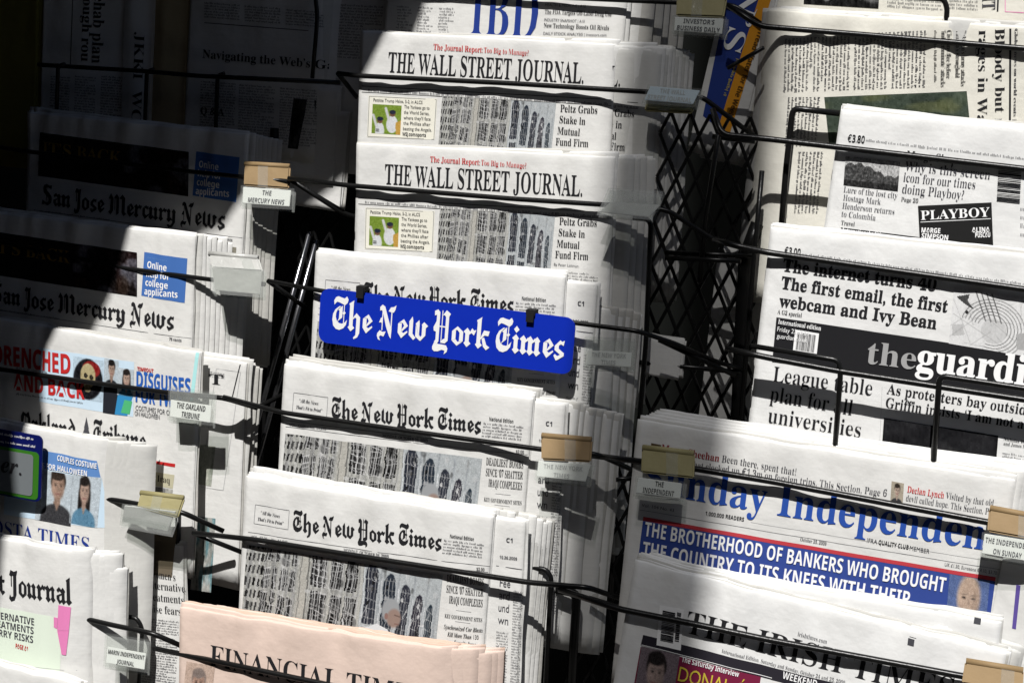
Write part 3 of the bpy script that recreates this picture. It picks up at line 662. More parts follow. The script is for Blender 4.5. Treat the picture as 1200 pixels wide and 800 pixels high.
rod(R3, [(853, 80, -60), (895, 56, -46)], .0024, 'hook'); rod(R3, [(835, 160, -30), (885, 166, -30)], .003, 'hook')
for a_, b_ in (((780, 296, -60), (884, 300, -60)), ((780, 302, -60), (868, 306, -40)), ((745, 424, -50), (868, 436, -60)), ((772, 398, -14), (862, 440, -40)), ((700, 562, 0), (748, 560, 0)), ((690, 700, 20), (742, 716, 20))):
    rod(R3, [a_, b_], .003)
rod(R2, [(660, 560, -20), (712, 562, -20)], .003); rod(R2, [(652, 690, 30), (676, 694, 30), (668, 830, 30)], .0055, 'post')
rod(R2, [(728, 380, -64), (724, 540, -64), (716, 700, -64)], 0.00294, 'post')
rod(R2, [(610, 700, 40), (628, 706, 40)], .003)
# expanded metal between the racks
def lattice(r, tl, tr, bl, br, n, nx, ny):
    a, b, c, d = [P(*p, n) for p in (tl, tr, bl, br)]
    f = lambda u, v: (a * (1 - u) + b * u) * (1 - v) + (c * (1 - u) + d * u) * v
    m = MB(); K_ = nx * 4
    for s in (1, -1):
        for k in range(-ny * 1, nx + ny):
            pts = []
            for i in range(ny * 2 + 1):
                v = i / (ny * 2); u = (k + .5 + s * (i * .5) - (0 if s > 0 else -0)) / nx
                if -1e-6 <= u <= 1 + 1e-6: pts.append(f(u, v))
            if len(pts) > 1: m.tube(pts, .0021, WIRE, 6, .002)
    return m.build('lattice_panel', r)
lattice(R3, (775, 130), (915, 140), (748, 530), (888, 545), -78, 6, 8)
lattice(R3, (690, 540), (800, 545), (655, 830), (760, 835), -20, 5, 6)
lattice(R1, (296, 130), (420, 140), (268, 520), (350, 530), -150, 6, 9)
# two dark steel tubes leaning in the gap
for k, (p0, p1) in enumerate((((363, 272, -84), (262, 640, -84)), ((371, 281, -92), (276, 640, -92)))):
    b = MB(); b.tube([P(*p0), P(*p1)], 0.00353, STEEL, 20); o = b.build('steel_tube', None, True); o.matrix_world = RACK
    tag(o, ('slim dark steel tube leaning in the gap, the one with its tip higher', 'slim dark steel tube leaning in the gap, tip just below its twin')[k], 'tube', 'steel tubes between the racks')

# ------------------------------------------------------------------ centre column
p = Paper('business paper with large blue masthead letters in the topmost centre pocket', (462, -150), (748, -136), (452, 30), -112, seed=11, h=.30, curlw=.02)
p.t('masthead', 'IBD', (551, 41), (629, 46), 62, 'SR', BLUE)
for i, x in enumerate((465, 489, 514)): p.micro('text_column', (x, 6 + i), (x + 20, 7 + i), (x - 1, 38 + i), 3.6, G3, i, False)
for y, s in ((7.5, 'HEALTH & MEDICINE | A10'), (25, 'INDUSTRY SNAPSHOT | A10'), (41, 'DAILY STOCK ANALYSIS | investors.com')): p.t('summary', s, (640 - y * .07, y), (640 - y * .07 + len(s) * 2.05, y + 2), 3.4, 'S', G3)
for y, s, L in ((16.5, 'The FDA Targets Off-Label Drug Use', 78), (32.5, 'New Technology Boosts Oil Rivals', 76)): p.t('summary', s, (640 - y * .07, y), (640 - y * .07 + L, y + 3), 5.4, 'SB', K)
p.finish(); p.stack([(26, -3), (34, -4), (40, -3), (52, -8), (57, -9)], 'plain edged business paper stacked behind the blue lettered front copy', 'business papers in the topmost centre pocket')
p.shifted('second copy of the blue lettered business paper, peeking out to the right', 22, -3, -7)

FAC = facade(); FACW = facade(False); BALL = ballplayers()
J = Paper('broadsheet with condensed black masthead in the upper of two matching pockets', (423, 38), (722, 50), (410, 240), -72, seed=21, curl=.002, curlw=.02, nsh=3)
J.t('strapline', 'The Journal Report:', (509, 58.5), (566, 62), 7, 'SB', RED); J.t('strapline', 'Too Big to Manage?', (567.5, 62), (620, 65.5), 6.6, 'SR', RED)
J.t('masthead', 'THE WALL STREET JOURNAL.', (455, 84.5), (684, 98), 24, 'SB')
J.line('rule', (424, 101), (716, 117), .7); J.line('rule', (424, 108), (716, 124), .6)
r_ = random.Random(3); x = 432
J.micro('ticker', (432, 103.5), (712, 119.5), (431.8, 108), 4.4, G3, 4)
J.quad('info_box', (432, 112), (513, 116), (430, 161), (510, 164), ink('ecru', .88, .87, .82), .0002)
J.frame('info_box', (433, 113), (512, 117), (431, 160), (509, 163.5), .6, G6)
J.t('info_box', 'Pettitte Trump Halos, 5-2, in ALCS', (438, 119), (496, 122), 3.8, 'S', K)
J.pic('photograph', (437, 122), (471, 124), (435.5, 156), BALL)
for i, s in enumerate(('The Yankees go to', 'the World Series,', "where they'll face", 'the Phillies after', 'beating the Angels.')): J.t('info_box', s, (474 - i * .3, 127 + i * 6.4), (474 - i * .3 + len(s) * 1.78, 128.7 + i * 6.4), 4, 'S', K)
J.t('info_box', 'WSJ.com/sports', (472, 159), (500, 160.5), 4, 'H', K)
J.pic('photograph', (519, 113), (652, 121), (512, 195), FACW)
for i, (s, x0, L) in enumerate((('Peltz Grabs', 657, 43), ('Stake in', 656, 30), ('Mutual', 653.5, 26), ('Fund Firm', 651.5, 38))): J.t('headline', s, (x0, 131 + i * 13), (x0 + L, 133.3 + i * 13), 8.6, 'SB')
J.t('byline', 'By Peter Lattman', (650, 179), (678, 181), 3.2, 'S', G3)
J.micro('text_column', (648, 184), (702, 188), (640, 290), 3.5, G3, 2); J.micro('text_column', (424, 168), (506, 173), (416, 290), 3.5, G3, 5)
J.finish()
J.stack([(50, -3), (57, -5), (60, -4), (68, -6), (75, -5), (80, -8)], 'newspaper seen only as a page edge behind the upper condensed masthead', 'stacked copies in the upper condensed masthead pocket', 3.6)
J.shifted('second copy behind the upper condensed masthead paper, headline ends showing', 43, -2, -5.5)
J2 = J.clone('broadsheet with condensed black masthead in the lower of two matching pockets', (418, 169), (717, 182), (405, 371), -33)
J2.stack([(14, -1), (20, -3), (27, -2), (36, -3)], 'newspaper seen only as a page edge behind the lower condensed masthead', 'stacked copies in the lower condensed masthead pocket', 3.6)

N = Paper('topmost of three matching blackletter papers, pages half hidden by the blue plate', (370, 294), (662, 324), (352, 500), 3, seed=31, nsh=4, curl=.004, curlw=.03, amp=1.2)
D = (26.5, -134)   # the layout is read off the lowest copy and moved up the rack with it
N3 = Frame(P(288, 557, 79), P(580, 606, 79), P(272, 760, 79))
_F = N.F; N.F = N3                            # measure on the lowest copy's plane; local places are the same for all three
N.t('masthead', 'The New York Times', (344.5, 620), (519, 643), 21, 'BL')
N.frame('info_box', (299, 591), (340, 597), (297.5, 613), (338.5, 619.5), .5, G6)
N.t('info_box', '“All the News', (305.5, 602), (329, 605.5), 4, 'I', G3); N.t('info_box', 'That’s Fit to Print”', (302, 609.5), (333.5, 614), 4, 'I', G3)
N.t('edition_note', 'National Edition', (528, 629), (555, 633.5), 4, 'H', K)
N.micro('edition_note', (522, 630), (567, 637), (519, 650), 3.7, G3, 3)
N.line('rule', (291, 623), (573, 664), .5, G3); N.line('rule', (290, 630), (571, 671), .5, G3)
N.t('dateline', 'VOL. CLIX . . No. 54,840', (294, 629), (338, 635), 2.6, 'S', G3); N.t('dateline', 'MONDAY, OCTOBER 26, 2009', (404, 644.5), (457, 652), 3.6, 'SB', G3); N.t('dateline', '$2.00', (558, 668), (567, 669.3), 3.6, 'SB', K)
N.pic('photograph', (290, 638), (520, 673), (280, 762), FAC)
for s, a, b, c in (('DEADLIEST BOMBS', (524.5, 680), (566, 686.5), 8.5), ('SINCE ’07 SHATTER', (524, 692.5), (565.5, 699), 8.5), ('IRAQI COMPLEXES', (527, 705), (564.5, 711.5), 8.5)): N.t('headline', s, a, b, c, 'SB')
N.line('rule', (535, 714), (552, 717), .4, G6); N.line('rule', (534, 727), (551, 730), .4, G6)
N.t('subheading', 'KEY GOVERNMENT SITES', (522, 722), (564, 729), 4.4, 'SB')
for s, a, b in (('Synchronized Car Blasts', (521, 735), (564.5, 741.5)), ('Kill More Than 130', (525, 744), (560, 749.5)), ('— Security Issue', (527, 752.5), (557, 757.5))): N.t('subheading', s, a, b, 5, 'I')
N.micro('text_column', (518, 764), (561, 770), (510, 860), 3.2, G3, 8); N.micro('text_column', (284, 772), (395, 789), (278, 860), 3.2, G3, 9); N.micro('text_column', (402, 790), (510, 806), (396, 870), 3.2, G3, 10)
N.F = _F; N.finish()
N.stack([(20, -8), (26, -12), (30, -10), (54, -34), (62, -36), (70, -34), (78, -38)], 'newspaper seen as an edge behind the blackletter paper with the blue plate', 'stacked copies in the blue plate pocket', 3.2, 8)
X = Paper('section page with big word ends, sticking out behind the paper with the blue plate', (374, 300), (700, 334), (356, 500), -5, seed=33, nsh=2)
X.F, _F = Frame(P(292, 566, 71), P(618, 612, 71), P(276, 760, 71)), X.F
X.t('headline', 'C1', (594, 634), (601, 635), 5, 'H', G3); X.t('dateline', '10.26.2009', (586, 653), (606, 656), 3.4, 'H', G3); X.line('rule', (582, 662), (612, 667), .8, G3)
for i, s in enumerate(('Fee', 'ard', 'und', 'wn')): X.t('headline', s, (586 - i * .8, 686 + i * 14.5), (598 - i * .8, 688 + i * 14.5), 9.5, 'S', G3)
X.micro('text_column', (582, 738), (596, 740), (578, 850), 3.3, G3, 4); X.micro('text_column', (602, 690), (613, 692), (596, 850), 3.3, G3, 5)
X.F = _F; X.finish()
X.clone('section page with big word ends, sticking out behind the middle blackletter paper', (337, 436), (663, 475), (320, 620), 33)
X.clone('section page with big word ends, sticking out behind the lowest blackletter paper', (292, 566), (618, 612), (276, 760), 71)
N2 = N.clone('middle one of three matching blackletter papers, right below the blue plate', (333, 426), (624, 467), (316, 630), 41)
N2.stack([(-7, 4), (-3, 7), (46, -1), (52, -6), (64, -9), (72, -8), (84, -10), (92, -12)], 'newspaper seen as an edge behind the middle blackletter paper', 'stacked copies in the middle blackletter pocket', 2.6, 8)
N3p = N.clone('lowest of three matching blackletter papers, directly above the pink paper', (288, 557), (580, 606), (272, 760), 79)
N3p.stack([(-4, 6), (14, 4), (26, 0), (38, 2), (45, -2), (50, -4), (54, -3)], 'newspaper seen as an edge behind the lowest blackletter paper', 'stacked copies in the lowest blackletter pocket', 3.2, 8)

F = Paper('salmon pink financial newspaper in the bottom centre pocket', (211, 710), (531, 762), (199, 850), 116, seed=41, mat=PINK, curl=.012, curlw=.035, nsh=4)
F.t('masthead', 'FINANCIAL TIMES', (246, 779), (497, 829), 24.5, 'SR')
F.pic('photograph', (219, 774), (252, 780), (214, 822), face(40, 48, (.86, .70, .60), (.80, .58, .47), (.55, .46, .42), (.2, .2, .24)))
F.finish()
F.stack([(10, 1), (18, -1), (24, 0), (32, -3), (38, -2), (44, -4)], 'pink newspaper stacked behind the front pink copy', 'pink papers in the bottom centre pocket', 3.6)

# blue plate clipped on the rod
def plate_frame(tl, tr, bl, n): return Frame(P(*tl, n), P(*tr, n), P(*bl, n))
def rounded(mb, w, h, r, th, m, x0=0, y0=0, z0=0):
    pts = []
    for cx, cy, a0 in ((w - r, -r, 0), (r, -r, 90), (r, -h + r, 180), (w - r, -h + r, 270)):
        q = [(cx + r * math.cos(math.radians(a0 + t * s)), cy + r * math.sin(math.radians(a0 + t * s))) for t in (0, 15, 30, 45, 60, 75, 90) for s in (1,)]
        pts.append(q)
    ring = pts[0] + pts[1] + pts[2] + pts[3]
    ring = [(x + x0, y + y0) for x, y in ring]; n = len(ring)
    mb.add([(x, y, z0) for x, y in ring] + [(x, y, z0 - th) for x, y in ring], [tuple(range(n)), tuple(range(2 * n - 1, n - 1, -1))] + [((i + 1) % n, i, i + n, (i + 1) % n + n) for i in range(n)], m)
class Flat:                                   # lettering on a flat plate
    def __init__(s, F): s.F = F; s.parts = {}; s.wave = lambda x, y: 0; s.seed = 5
    loc = Paper.loc; part = Paper.part; t = Paper.t; quad = Paper.quad; line = Paper.line; frame = Paper.frame; micro = Paper.micro
    def finish(s, root): s.root = root; Paper.finish(s)
BF = plate_frame((376, 337), (675, 373), (375, 402), 21)
root = empty('sign_plate', BF.matrix(), 'bright blue enamel plate with white blackletter name hanging on a rod', 'sign')
b = MB(); rounded(b, BF.w, .066, .012, .0018, SIGNB); pl = b.build('plate', root)
fl = Flat(BF); fl.t('lettering', 'The New York Times', (389, 384), (661, 421), 33, 'BL', SIGNW, .0004); fl.finish(pl)
for x in (423, 622):
    lx, ly = fl.loc((x, 344 + (x - 423) * .14)); c = MB(); c.box((lx, ly + .001, .0005), (.009, .012, .008), BLACKM); c.box((lx, ly + .006, -.004), (.011, .006, .014), BLACKM); o = c.build('clip', root)

# ------------------------------------------------------------------ left column
S = Paper('fully shaded city daily with dark picture band, upper of two alike at left', (33, 130), (289, 158), (24, 330), -112, -60, -112, seed=51, amp=1.0, curl=.004)
S.quad('picture_band', (46, 155), (222, 178), (45, 206), (221, 230), ink('coal', .10, .09, .09), .0002)
S.t('headline', 'IT’S BACK', (51, 180), (144, 192), 14, 'SB', ink('ochre', .55, .44, .16))
S.pic('photograph', (148, 168.5), (222.5, 178.2), (147, 219.5), murk(60, 44, [(.10, .08, .08), (.18, .13, .10), (.42, .42, .46), (.16, .10, .10)], 9))
S.quad('info_box', (230, 177.5), (280, 184.5), (226, 229), (276, 237), ink('box_blue', .26, .42, .68), .00025)
S.micro('info_box', (233, 182), (258, 185.4), (232.8, 185.4), 3.4, LBLUE, 2)
for i, (s, x1) in enumerate((('Online', 24), ('help for', 28), ('college', 27), ('applicants', 39))): S.t('info_box', s, (233 - i * 1.1, 196 + i * 10.5), (233 - i * 1.1 + x1, 199.5 + i * 10.5), 7.6, 'H', WINK, .0006)
S.t('masthead', 'San Jose Mercury News', (50, 239), (264, 268.5), 23, 'BL')
S.line('rule', (40, 246), (282, 279), .5, G3); S.t('dateline', '75 cents', (258, 281), (272, 283), 3.4, 'H', G3); S.micro('dateline', (48, 245.5), (130, 256), (47.8, 249), 3.2, G3, 2)
S.micro('text_column', (40, 256), (110, 266), (34, 330), 3.4, G3, 6); S.pic('photograph', (120, 268), (276, 290), (116, 340), murk(60, 40, [(.4, .4, .42), (.6, .58, .5), (.25, .25, .28)], 19))
S.finish()
S.stack([(4, -2), (8, -1), (13, -3), (18, -1), (24, -5), (30, -3)], 'newspaper in the edge stack behind the upper shaded city daily', 'stacked copies in the upper shaded daily pocket', 3.0)
S2 = S.clone('half shaded city daily with sunlit blue box, lower of two alike', (-27, 245), (228, 277), (-38, 450), -70)
_m = Frame(P(-27, 245, -70), P(228, 277, -22), P(-38, 450, -70)); S2.F = _m; S2.root.matrix_world = _m.matrix()
S2.stack([(6, -1), (12, -3), (18, -1), (24, -4), (30, -2), (36, -6), (44, -22), (52, -30)], 'newspaper in the sunlit edge stack behind the lower city daily', 'stacked copies in the lower city daily pocket', 2.8)

O = Paper('blackletter tribune with costume and helmet pictures, half in sun', (-24, 370), (233, 412), (-40, 600), -28, 22, -28, seed=61, curlw=.02, nsh=3)
O.quad('picture_band', (46, 407), (158, 424), (47, 470), (157, 488), PALEB, .0002)
O.t('headline', 'DRENCHED', (-6, 425), (84, 438), 21, 'HB', RED); O.t('headline', 'AND BACK', (17, 456), (101, 467.5), 18, 'HB', RED)
O.micro('strapline', (20, 429), (76, 437), (19.8, 432.6), 3.6, K, 1); O.micro('strapline', (20, 459), (99, 470), (19.8, 463), 4, K, 2)
im = canvas(36, 48, (.76, .84, .90)); ell(im, .5, .5, .48, .49, (.10, .10, .12)); ell(im, .6, .25, .3, .2, (.55, .14, .14)); ell(im, .5, .42, .26, .30, (.74, .68, .52)); ell(im, .42, .42, .07, .06, (.2, .18, .15)); ell(im, .62, .44, .07, .06, (.2, .18, .15)); ell(im, .5, .72, .12, .1, (.5, .45, .35)); noise(im, .04, 4)
O.pic('photograph', (87, 417), (123, 422.5), (86, 465), im, .0004)
O.pic('photograph', (124, 419), (141, 422.5), (123, 450), face(34, 62, (.76, .84, .90), (.76, .58, .48), (.10, .08, .08), (.13, .14, .17), .55, .03, .98), .0005)
O.quad('picture_band', (123, 449), (141, 452), (122, 483), (138, 485.5), ink('suit', .13, .14, .17), .0004)
O.pic('photograph', (140, 430), (158, 433), (139, 462), face(34, 62, (.78, .85, .90), (.82, .64, .54), (.14, .10, .09), (.20, .52, .72), .55, .05, .95, True), .0006)
O.quad('picture_band', (140, 460), (157, 463), (136, 485), (150, 487), ink('costume_blue', .20, .52, .72), .00045); O.quad('picture_band', (147, 468), (156, 470), (143, 483), (153, 485), ink('costume_green', .30, .68, .45), .0006)
O.t('feature', 'TIMEOUT', (162, 433.5), (180, 436.5), 4, 'HB', RED)
O.t('feature', 'DISGUISES', (161, 453), (223, 462), 17.5, 'HB', TIBLUE); O.t('feature', 'FOR TWO', (160, 470), (213, 478), 16, 'HB', TIBLUE)
O.t('feature', 'COSTUMES FOR COUPLES', (160, 480), (216, 488.5), 5.6, 'S', G3); O.t('feature', 'ON HALLOWEEN', (159, 486.5), (188, 491), 5.6, 'S', G3)
O.t('masthead', 'Oakland', (25, 504), (90, 513.5), 23, 'BL'); O.t('masthead', 'Tribune', (111, 517), (172, 526.5), 23, 'BL')
for pts in (((98, 509), (103, 494), (108, 511)), ((100, 501), (103, 488), (106, 502))):
    q = [O.loc(a) for a in pts]; O.part('masthead').add([(x, y, .0005) for x, y in q], [(0, 2, 1)] if False else [(0, 1, 2)], G3)
O.quad('banner', (168, 537), (206, 543), (168, 540.5), (205.5, 547), RED, .0003); O.quad('caption_band', (168, 550), (205, 556), (167, 566), (203, 572), BEIGE, .0003)
O.t('headline#2', 'Bombings in Iraq', (140, 556), (200, 566), 7.6, 'SR', K, .0006); O.pic('photograph', (167, 567), (203, 573), (165, 610), murk(40, 40, [(.5, .5, .5), (.75, .74, .7), (.25, .25, .25)], 21))
O.quad('page_edge_tint', (228.5, 413), (232, 413.6), (222, 470), (226, 470.6), CYAN, .0003, 2, 10)
O.finish()
def flatpaper(label, TL, TR, BL, n, **k): return Paper(label, TL, TR, BL, n, **k)
O2 = Paper('tribune pages behind the costume front page, drawing and black rules showing', (30, 384), (289, 425), (14, 620), -40, 2, -40, seed=63, nsh=5, fan=.006)
O2.line('rule', (238.5, 419), (236, 444), 1.1); O2.line('rule', (281.5, 427), (271, 470), 1.3)
O2.t('masthead', 'T', (246, 449), (262, 451), 12, 'SB'); O2.micro('text_column', (246, 434), (264, 437), (245, 441), 2.6, G3, 1)
O2.pic('photograph', (233, 520), (253, 523), (228, 566), murk(24, 50, [(.72, .73, .68), (.6, .62, .58), (.8, .8, .76)], 5, .04)); O2.pic('photograph', (229, 604), (253, 607), (224, 690), murk(24, 60, [(.7, .7, .68), (.40, .58, .62), (.75, .76, .75), (.30, .34, .33)], 15, .05))
O2.frame('info_box', (254, 432), (282, 436), (236, 570), (262, 574), .6, G8)
O2.finish(); O2.stack([(3, -2), (6, -4)], 'newspaper in the edge stack behind the costume tribune', 'stacked copies in the costume tribune pocket', 3)

C = Paper('county daily with couples costume picture and blue capitals masthead', (-110, 474), (131, 517), (-128, 700), 24, 66, 24, seed=71, curl=.016, curlw=.035, nsh=3)
C.quad('banner', (8, 518), (113, 540), (8, 540), (116, 560), LBLUE, .0003)
C.t('banner', 'COUPLES COSTUME', (68, 539), (113, 549), 6, 'H', WINK, .0012); C.t('banner', 'CHOICES FOR HALLOWEEN', (30, 543.5), (103, 557.5), 6, 'H', WINK, .0012)
C.quad('picture_band', (8, 541), (117, 561), (6, 602), (124, 620), PALEB, .00025)
C.pic('photograph', (46, 549), (88, 556.5), (42, 608), face(48, 64, (.78, .85, .90), (.74, .55, .44), (.22, .16, .12), (.22, .22, .24), .58, -.02, .86), .0004)
C.pic('photograph', (86, 554), (117, 560), (82, 612), face(40, 64, (.78, .85, .90), (.80, .62, .52), (.12, .09, .08), (.28, .56, .74), .5, .04, .82, True), .0004)
C.t('masthead', 'CONTRA COSTA TIMES', (-98, 605.5), (105, 646.5), 16, 'SR', BLUE)
C.line('rule', (-100, 612), (108, 653), .6, G3); C.finish()
C.stack([(10, -2), (18, -4), (25, -3), (32, -6), (38, -4)], 'newspaper in the edge stack behind the couples costume daily', 'stacked copies in the couples costume daily pocket', 2.8)
W_ = Paper('paper low behind the post with an alternative treatments headline', (-60, 600), (214, 640), (-70, 800), -14, 30, -14, seed=73, nsh=3)
W_.quad('picture_band', (150, 612), (207, 620), (148, 668), (202, 676), ink('sepia', .42, .38, .32), .0003)
for i, (s, L) in enumerate((('Women’s', 30), ('alternative', 42), ('treatments', 42), ('raise fears', 40))): W_.t('headline', s, (176 - i * 1.2, 675 + i * 13.5), (176 - i * 1.2 + L, 680 + i * 13.5), 9, 'SR')
W_.micro('text_column', (170, 722), (210, 727), (166, 800), 3.4, G3, 3); W_.t('bullet', '■', (169.5, 725), (172.5, 725.4), 4, 'S', RED); W_.finish()
MJ = Paper('county journal with blackletter masthead and pink ribbon picture, left edge', (-140, 604), (98, 648), (-160, 830), 70, 108, 70, seed=81, curl=.014, curlw=.03, nsh=4)
MJ.t('masthead', 'Independent Journal', (-98, 677), (84, 708), 27, 'BL')
MJ.quad('picture_band', (-20, 706), (74, 724), (-26, 778), (70, 800), ink('pale_green', .84, .88, .82), .00025)
ribbon_ = [(70, 708), (83, 711), (81, 735), (78, 766), (74, 767), (70, 752), (68, 738), (64, 733), (65, 724), (69, 722)]
for a_ in (((69.5, 708), (83, 711), (68, 738), (81, 738)), ((68, 738.2), (81, 738.2), (73, 766), (78, 767)), ((64, 722), (68.6, 723), (64, 734), (67.8, 736))): MJ.quad('picture_band', *a_, PNK, .0007, 4, 6)
for i, s in enumerate(('ALTERNATIVE', 'TREATMENTS', 'CARRY RISKS')): MJ.t('feature', s, (-12 + i * 1.2, 721 + i * 10.2), (41.5 - i * .6, 731.6 + i * 10.4), 7.5, 'H', G3, .0007)
MJ.t('feature', 'PAGE A1', (20, 758), (34, 762), 5, 'HB', RED, .0007); MJ.line('rule', (-30, 772), (88, 786), .6, G8)
MJ.finish(); MJ.stack([(5, 0), (12, -2), (18, 0), (24, -2), (29, -1), (34, -20)], 'newspaper in the edge stack behind the pink ribbon journal', 'stacked copies in the pink ribbon journal pocket', 2.8)
L0 = Paper('plain paper top at the bottom left corner below the pink ribbon journal', (-150, 742), (96, 800), (-160, 900), 128, seed=85, nsh=4); L0.finish()
# dark papers above
d1 = Paper('sideways newspaper in deep shade at the upper left', (52, -60), (152, -54), (46, 140), -150, seed=91)
d1.t('headline', 'rehab plan', (112, -14), (109, 74), 13, 'SB'); d1.t('headline#2', 'rough rou', (100, -10), (97, 72), 11, 'SB'); d1.line('rule', (88, -30), (84, 76), 1)
for i in range(3): d1.micro('text_column', (60 + i * 30, 88), (84 + i * 30, 90), (58 + i * 30, 150), 3.6, G3, i)
d1.finish()
d2 = Paper('narrow sideways paper with capital letters in shade beside the sideways newspaper', (148, -60), (182, -58), (142, 140), -146, seed=92, h=.26)
d2.t('headline', 'JKKI  WC', (160, 38), (156, 142), 11, 'SR'); d2.finish()
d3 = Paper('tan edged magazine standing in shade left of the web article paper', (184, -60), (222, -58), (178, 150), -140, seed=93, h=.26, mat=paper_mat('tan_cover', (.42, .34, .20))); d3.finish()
d4 = Paper('shaded newspaper with a web article headline near the top left', (227, -90), (398, -80), (222, 150), -132, -118, -132, seed=94, curl=.02, curlw=.03)
d4.t('headline', 'Navigating the Web’s Galaxy', (238, 68), (412, 84), 10, 'SB'); d4.line('rule', (240, 27), (384, 38), .8)
for i, (x, y) in enumerate(((240, 2), (288, 6), (336, 10))): d4.micro('text_column', (x, y), (x + 42, y + 3), (x, 24 + i * 3), 3.5, G3, i)
for i, (x, y) in enumerate(((236, 94), (282, 98), (330, 102))): d4.micro('text_column', (x, y), (x + 42, y + 3), (x - 2, 170), 3.5, G3, i + 5)
d4.t('subheading', 'Q & A', (236, 134), (264, 136), 9, 'SB'); d4.finish()
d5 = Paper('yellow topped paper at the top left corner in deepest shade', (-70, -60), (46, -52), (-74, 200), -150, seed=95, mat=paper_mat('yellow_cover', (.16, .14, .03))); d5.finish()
d6 = Paper('grey paper standing in shade left of the blue lettered business paper', (392, -70), (470, -64), (380, 80), -136, seed=96); d6.micro('text_column', (398, 4), (450, 7), (392, 70), 3.6, G3, 1); d6.finish()
d7 = Paper('blank paper half sunlit in the gap beside the upper city daily', (300, 120), (408, 134), (288, 300), -128, seed=97, h=.125); d7.finish()
d8 = Paper('picture page in shade above the mercury label holder', (304, 96), (396, 104), (292, 250), -124, seed=98, h=.12); d8.pic('photograph', (312, 112), (372, 118), (306, 170), murk(50, 40, [(.2, .2, .2), (.35, .35, .34), (.1, .1, .1)], 33)); d8.finish()

# ------------------------------------------------------------------ right column
B = Paper('newspaper turned sideways with a dark green picture, top right pocket', (896, 12), (1260, 34), (905, 250), -62, seed=101, mat=CREAM, lcurl=.02, h=.33, amp=1.4, fan=.01)
B.t('headline', 'Bloody but resilient', (1166, 34), (1166, 212), 12, 'SR'); B.t('headline', 'rages in Waziristan', (1147, 36), (1144, 214), 12, 'SR')
B.line('rule', (1184, 34), (1183, 240), 2.4, K); B.t('strapline', 'Global news on world events | guardian', (1189, 34), (1187, 176), 4, 'SR', G3)
for s, x0, y1 in (("Pakistan's army attacks", 1127, 101), ('Taliban’s stronghold', 1120.5, 91), ('Civilians flee before', 1110, 92), ('‘indiscriminate’ attacks', 1103.5, 102)): B.t('subheading', s, (x0, 36), (x0 - 1, y1), 5.6, 'SR')
B.micro('byline', (1099, 36), (1098.5, 98), (1094, 36), 4, K, 1)
B.micro('text_column', (1087, 36), (1085, 103), (1000, 40), 4.1, G3, 2); B.micro('text_column', (998, 42), (996, 106), (918, 46), 4.1, G3, 3)
B.micro('text_column', (962, 114), (958, 172), (922, 114), 4.1, G3, 4); B.micro('text_column', (966, 178), (960, 250), (934, 178), 4.1, G3, 5)
B.pic('photograph', (966, 114), (1133, 107), (972, 170), murk(80, 30, [(.26, .30, .26), (.32, .36, .30), (.20, .23, .20), (.38, .40, .28)], 7, .03), .0003)
B.finish(); B.stack([(-4, 3), (6, 5), (10, 7)], 'newspaper stacked behind the sideways page, its edge curling left', 'sideways papers in the top right pocket')
T0 = Paper('cut off newspaper at the very top right with sideways capitals', (896, -150), (1260, -130), (900, 30), -98, seed=103, mat=CREAM)
T0.pic('photograph', (944, -40), (1032, -35), (942, 5), murk(60, 24, [(.1, .1, .1), (.2, .2, .2), (.7, .7, .7)], 4)); T0.micro('text_column', (1040, -8), (1105, -4), (1040, 12), 4, G3, 2); T0.micro('text_column', (1112, -6), (1146, -4), (1112, 12), 4, G3, 3)
T0.t('headline', 'EXIT', (1151, -24), (1151, 12), 16, 'SB', G3); T0.line('rule', (1170, -10), (1169, 14), 2, K); T0.frame('info_box', (1178, -8), (1215, -6), (1178, 14), (1215, 16), .8, PNK); T0.finish()
V = Paper('blue weekly with orange stripe turned sideways in the gap', (858, -46), (917, -34), (800, 150), -96, seed=105, amp=.4, h=.222)
V.quad('cover', (861, -45), (901, -38), (824, 136), (842, 150), ink('cover_blue', .16, .24, .52), .0003)
V.quad('stripe', (901, -38), (914, -34.5), (841.5, 151), (856, 155), ORNG, .0003)
V.t('masthead', 'BARRON’S', (893, -120), (848, 52), 25, 'SR', WINK, .0012) if False else V.t('masthead', 'N’S', (876, -22), (846, 56), 24, 'SR', WINK, .0012)
V.t('stripe', 'Tread Water for the Weeks', (889, 36), (852, 140), 6, 'H', ink('bark', .36, .25, .10), .0008); V.micro('cover', (868, 70), (852, 114), (861, 68), 5, YEL, 3); V.finish()
V.stack([(14, 0), (18, 1), (24, 0)], 'white weekly page edge behind the blue sideways weekly', 'sideways weeklies in the gap')

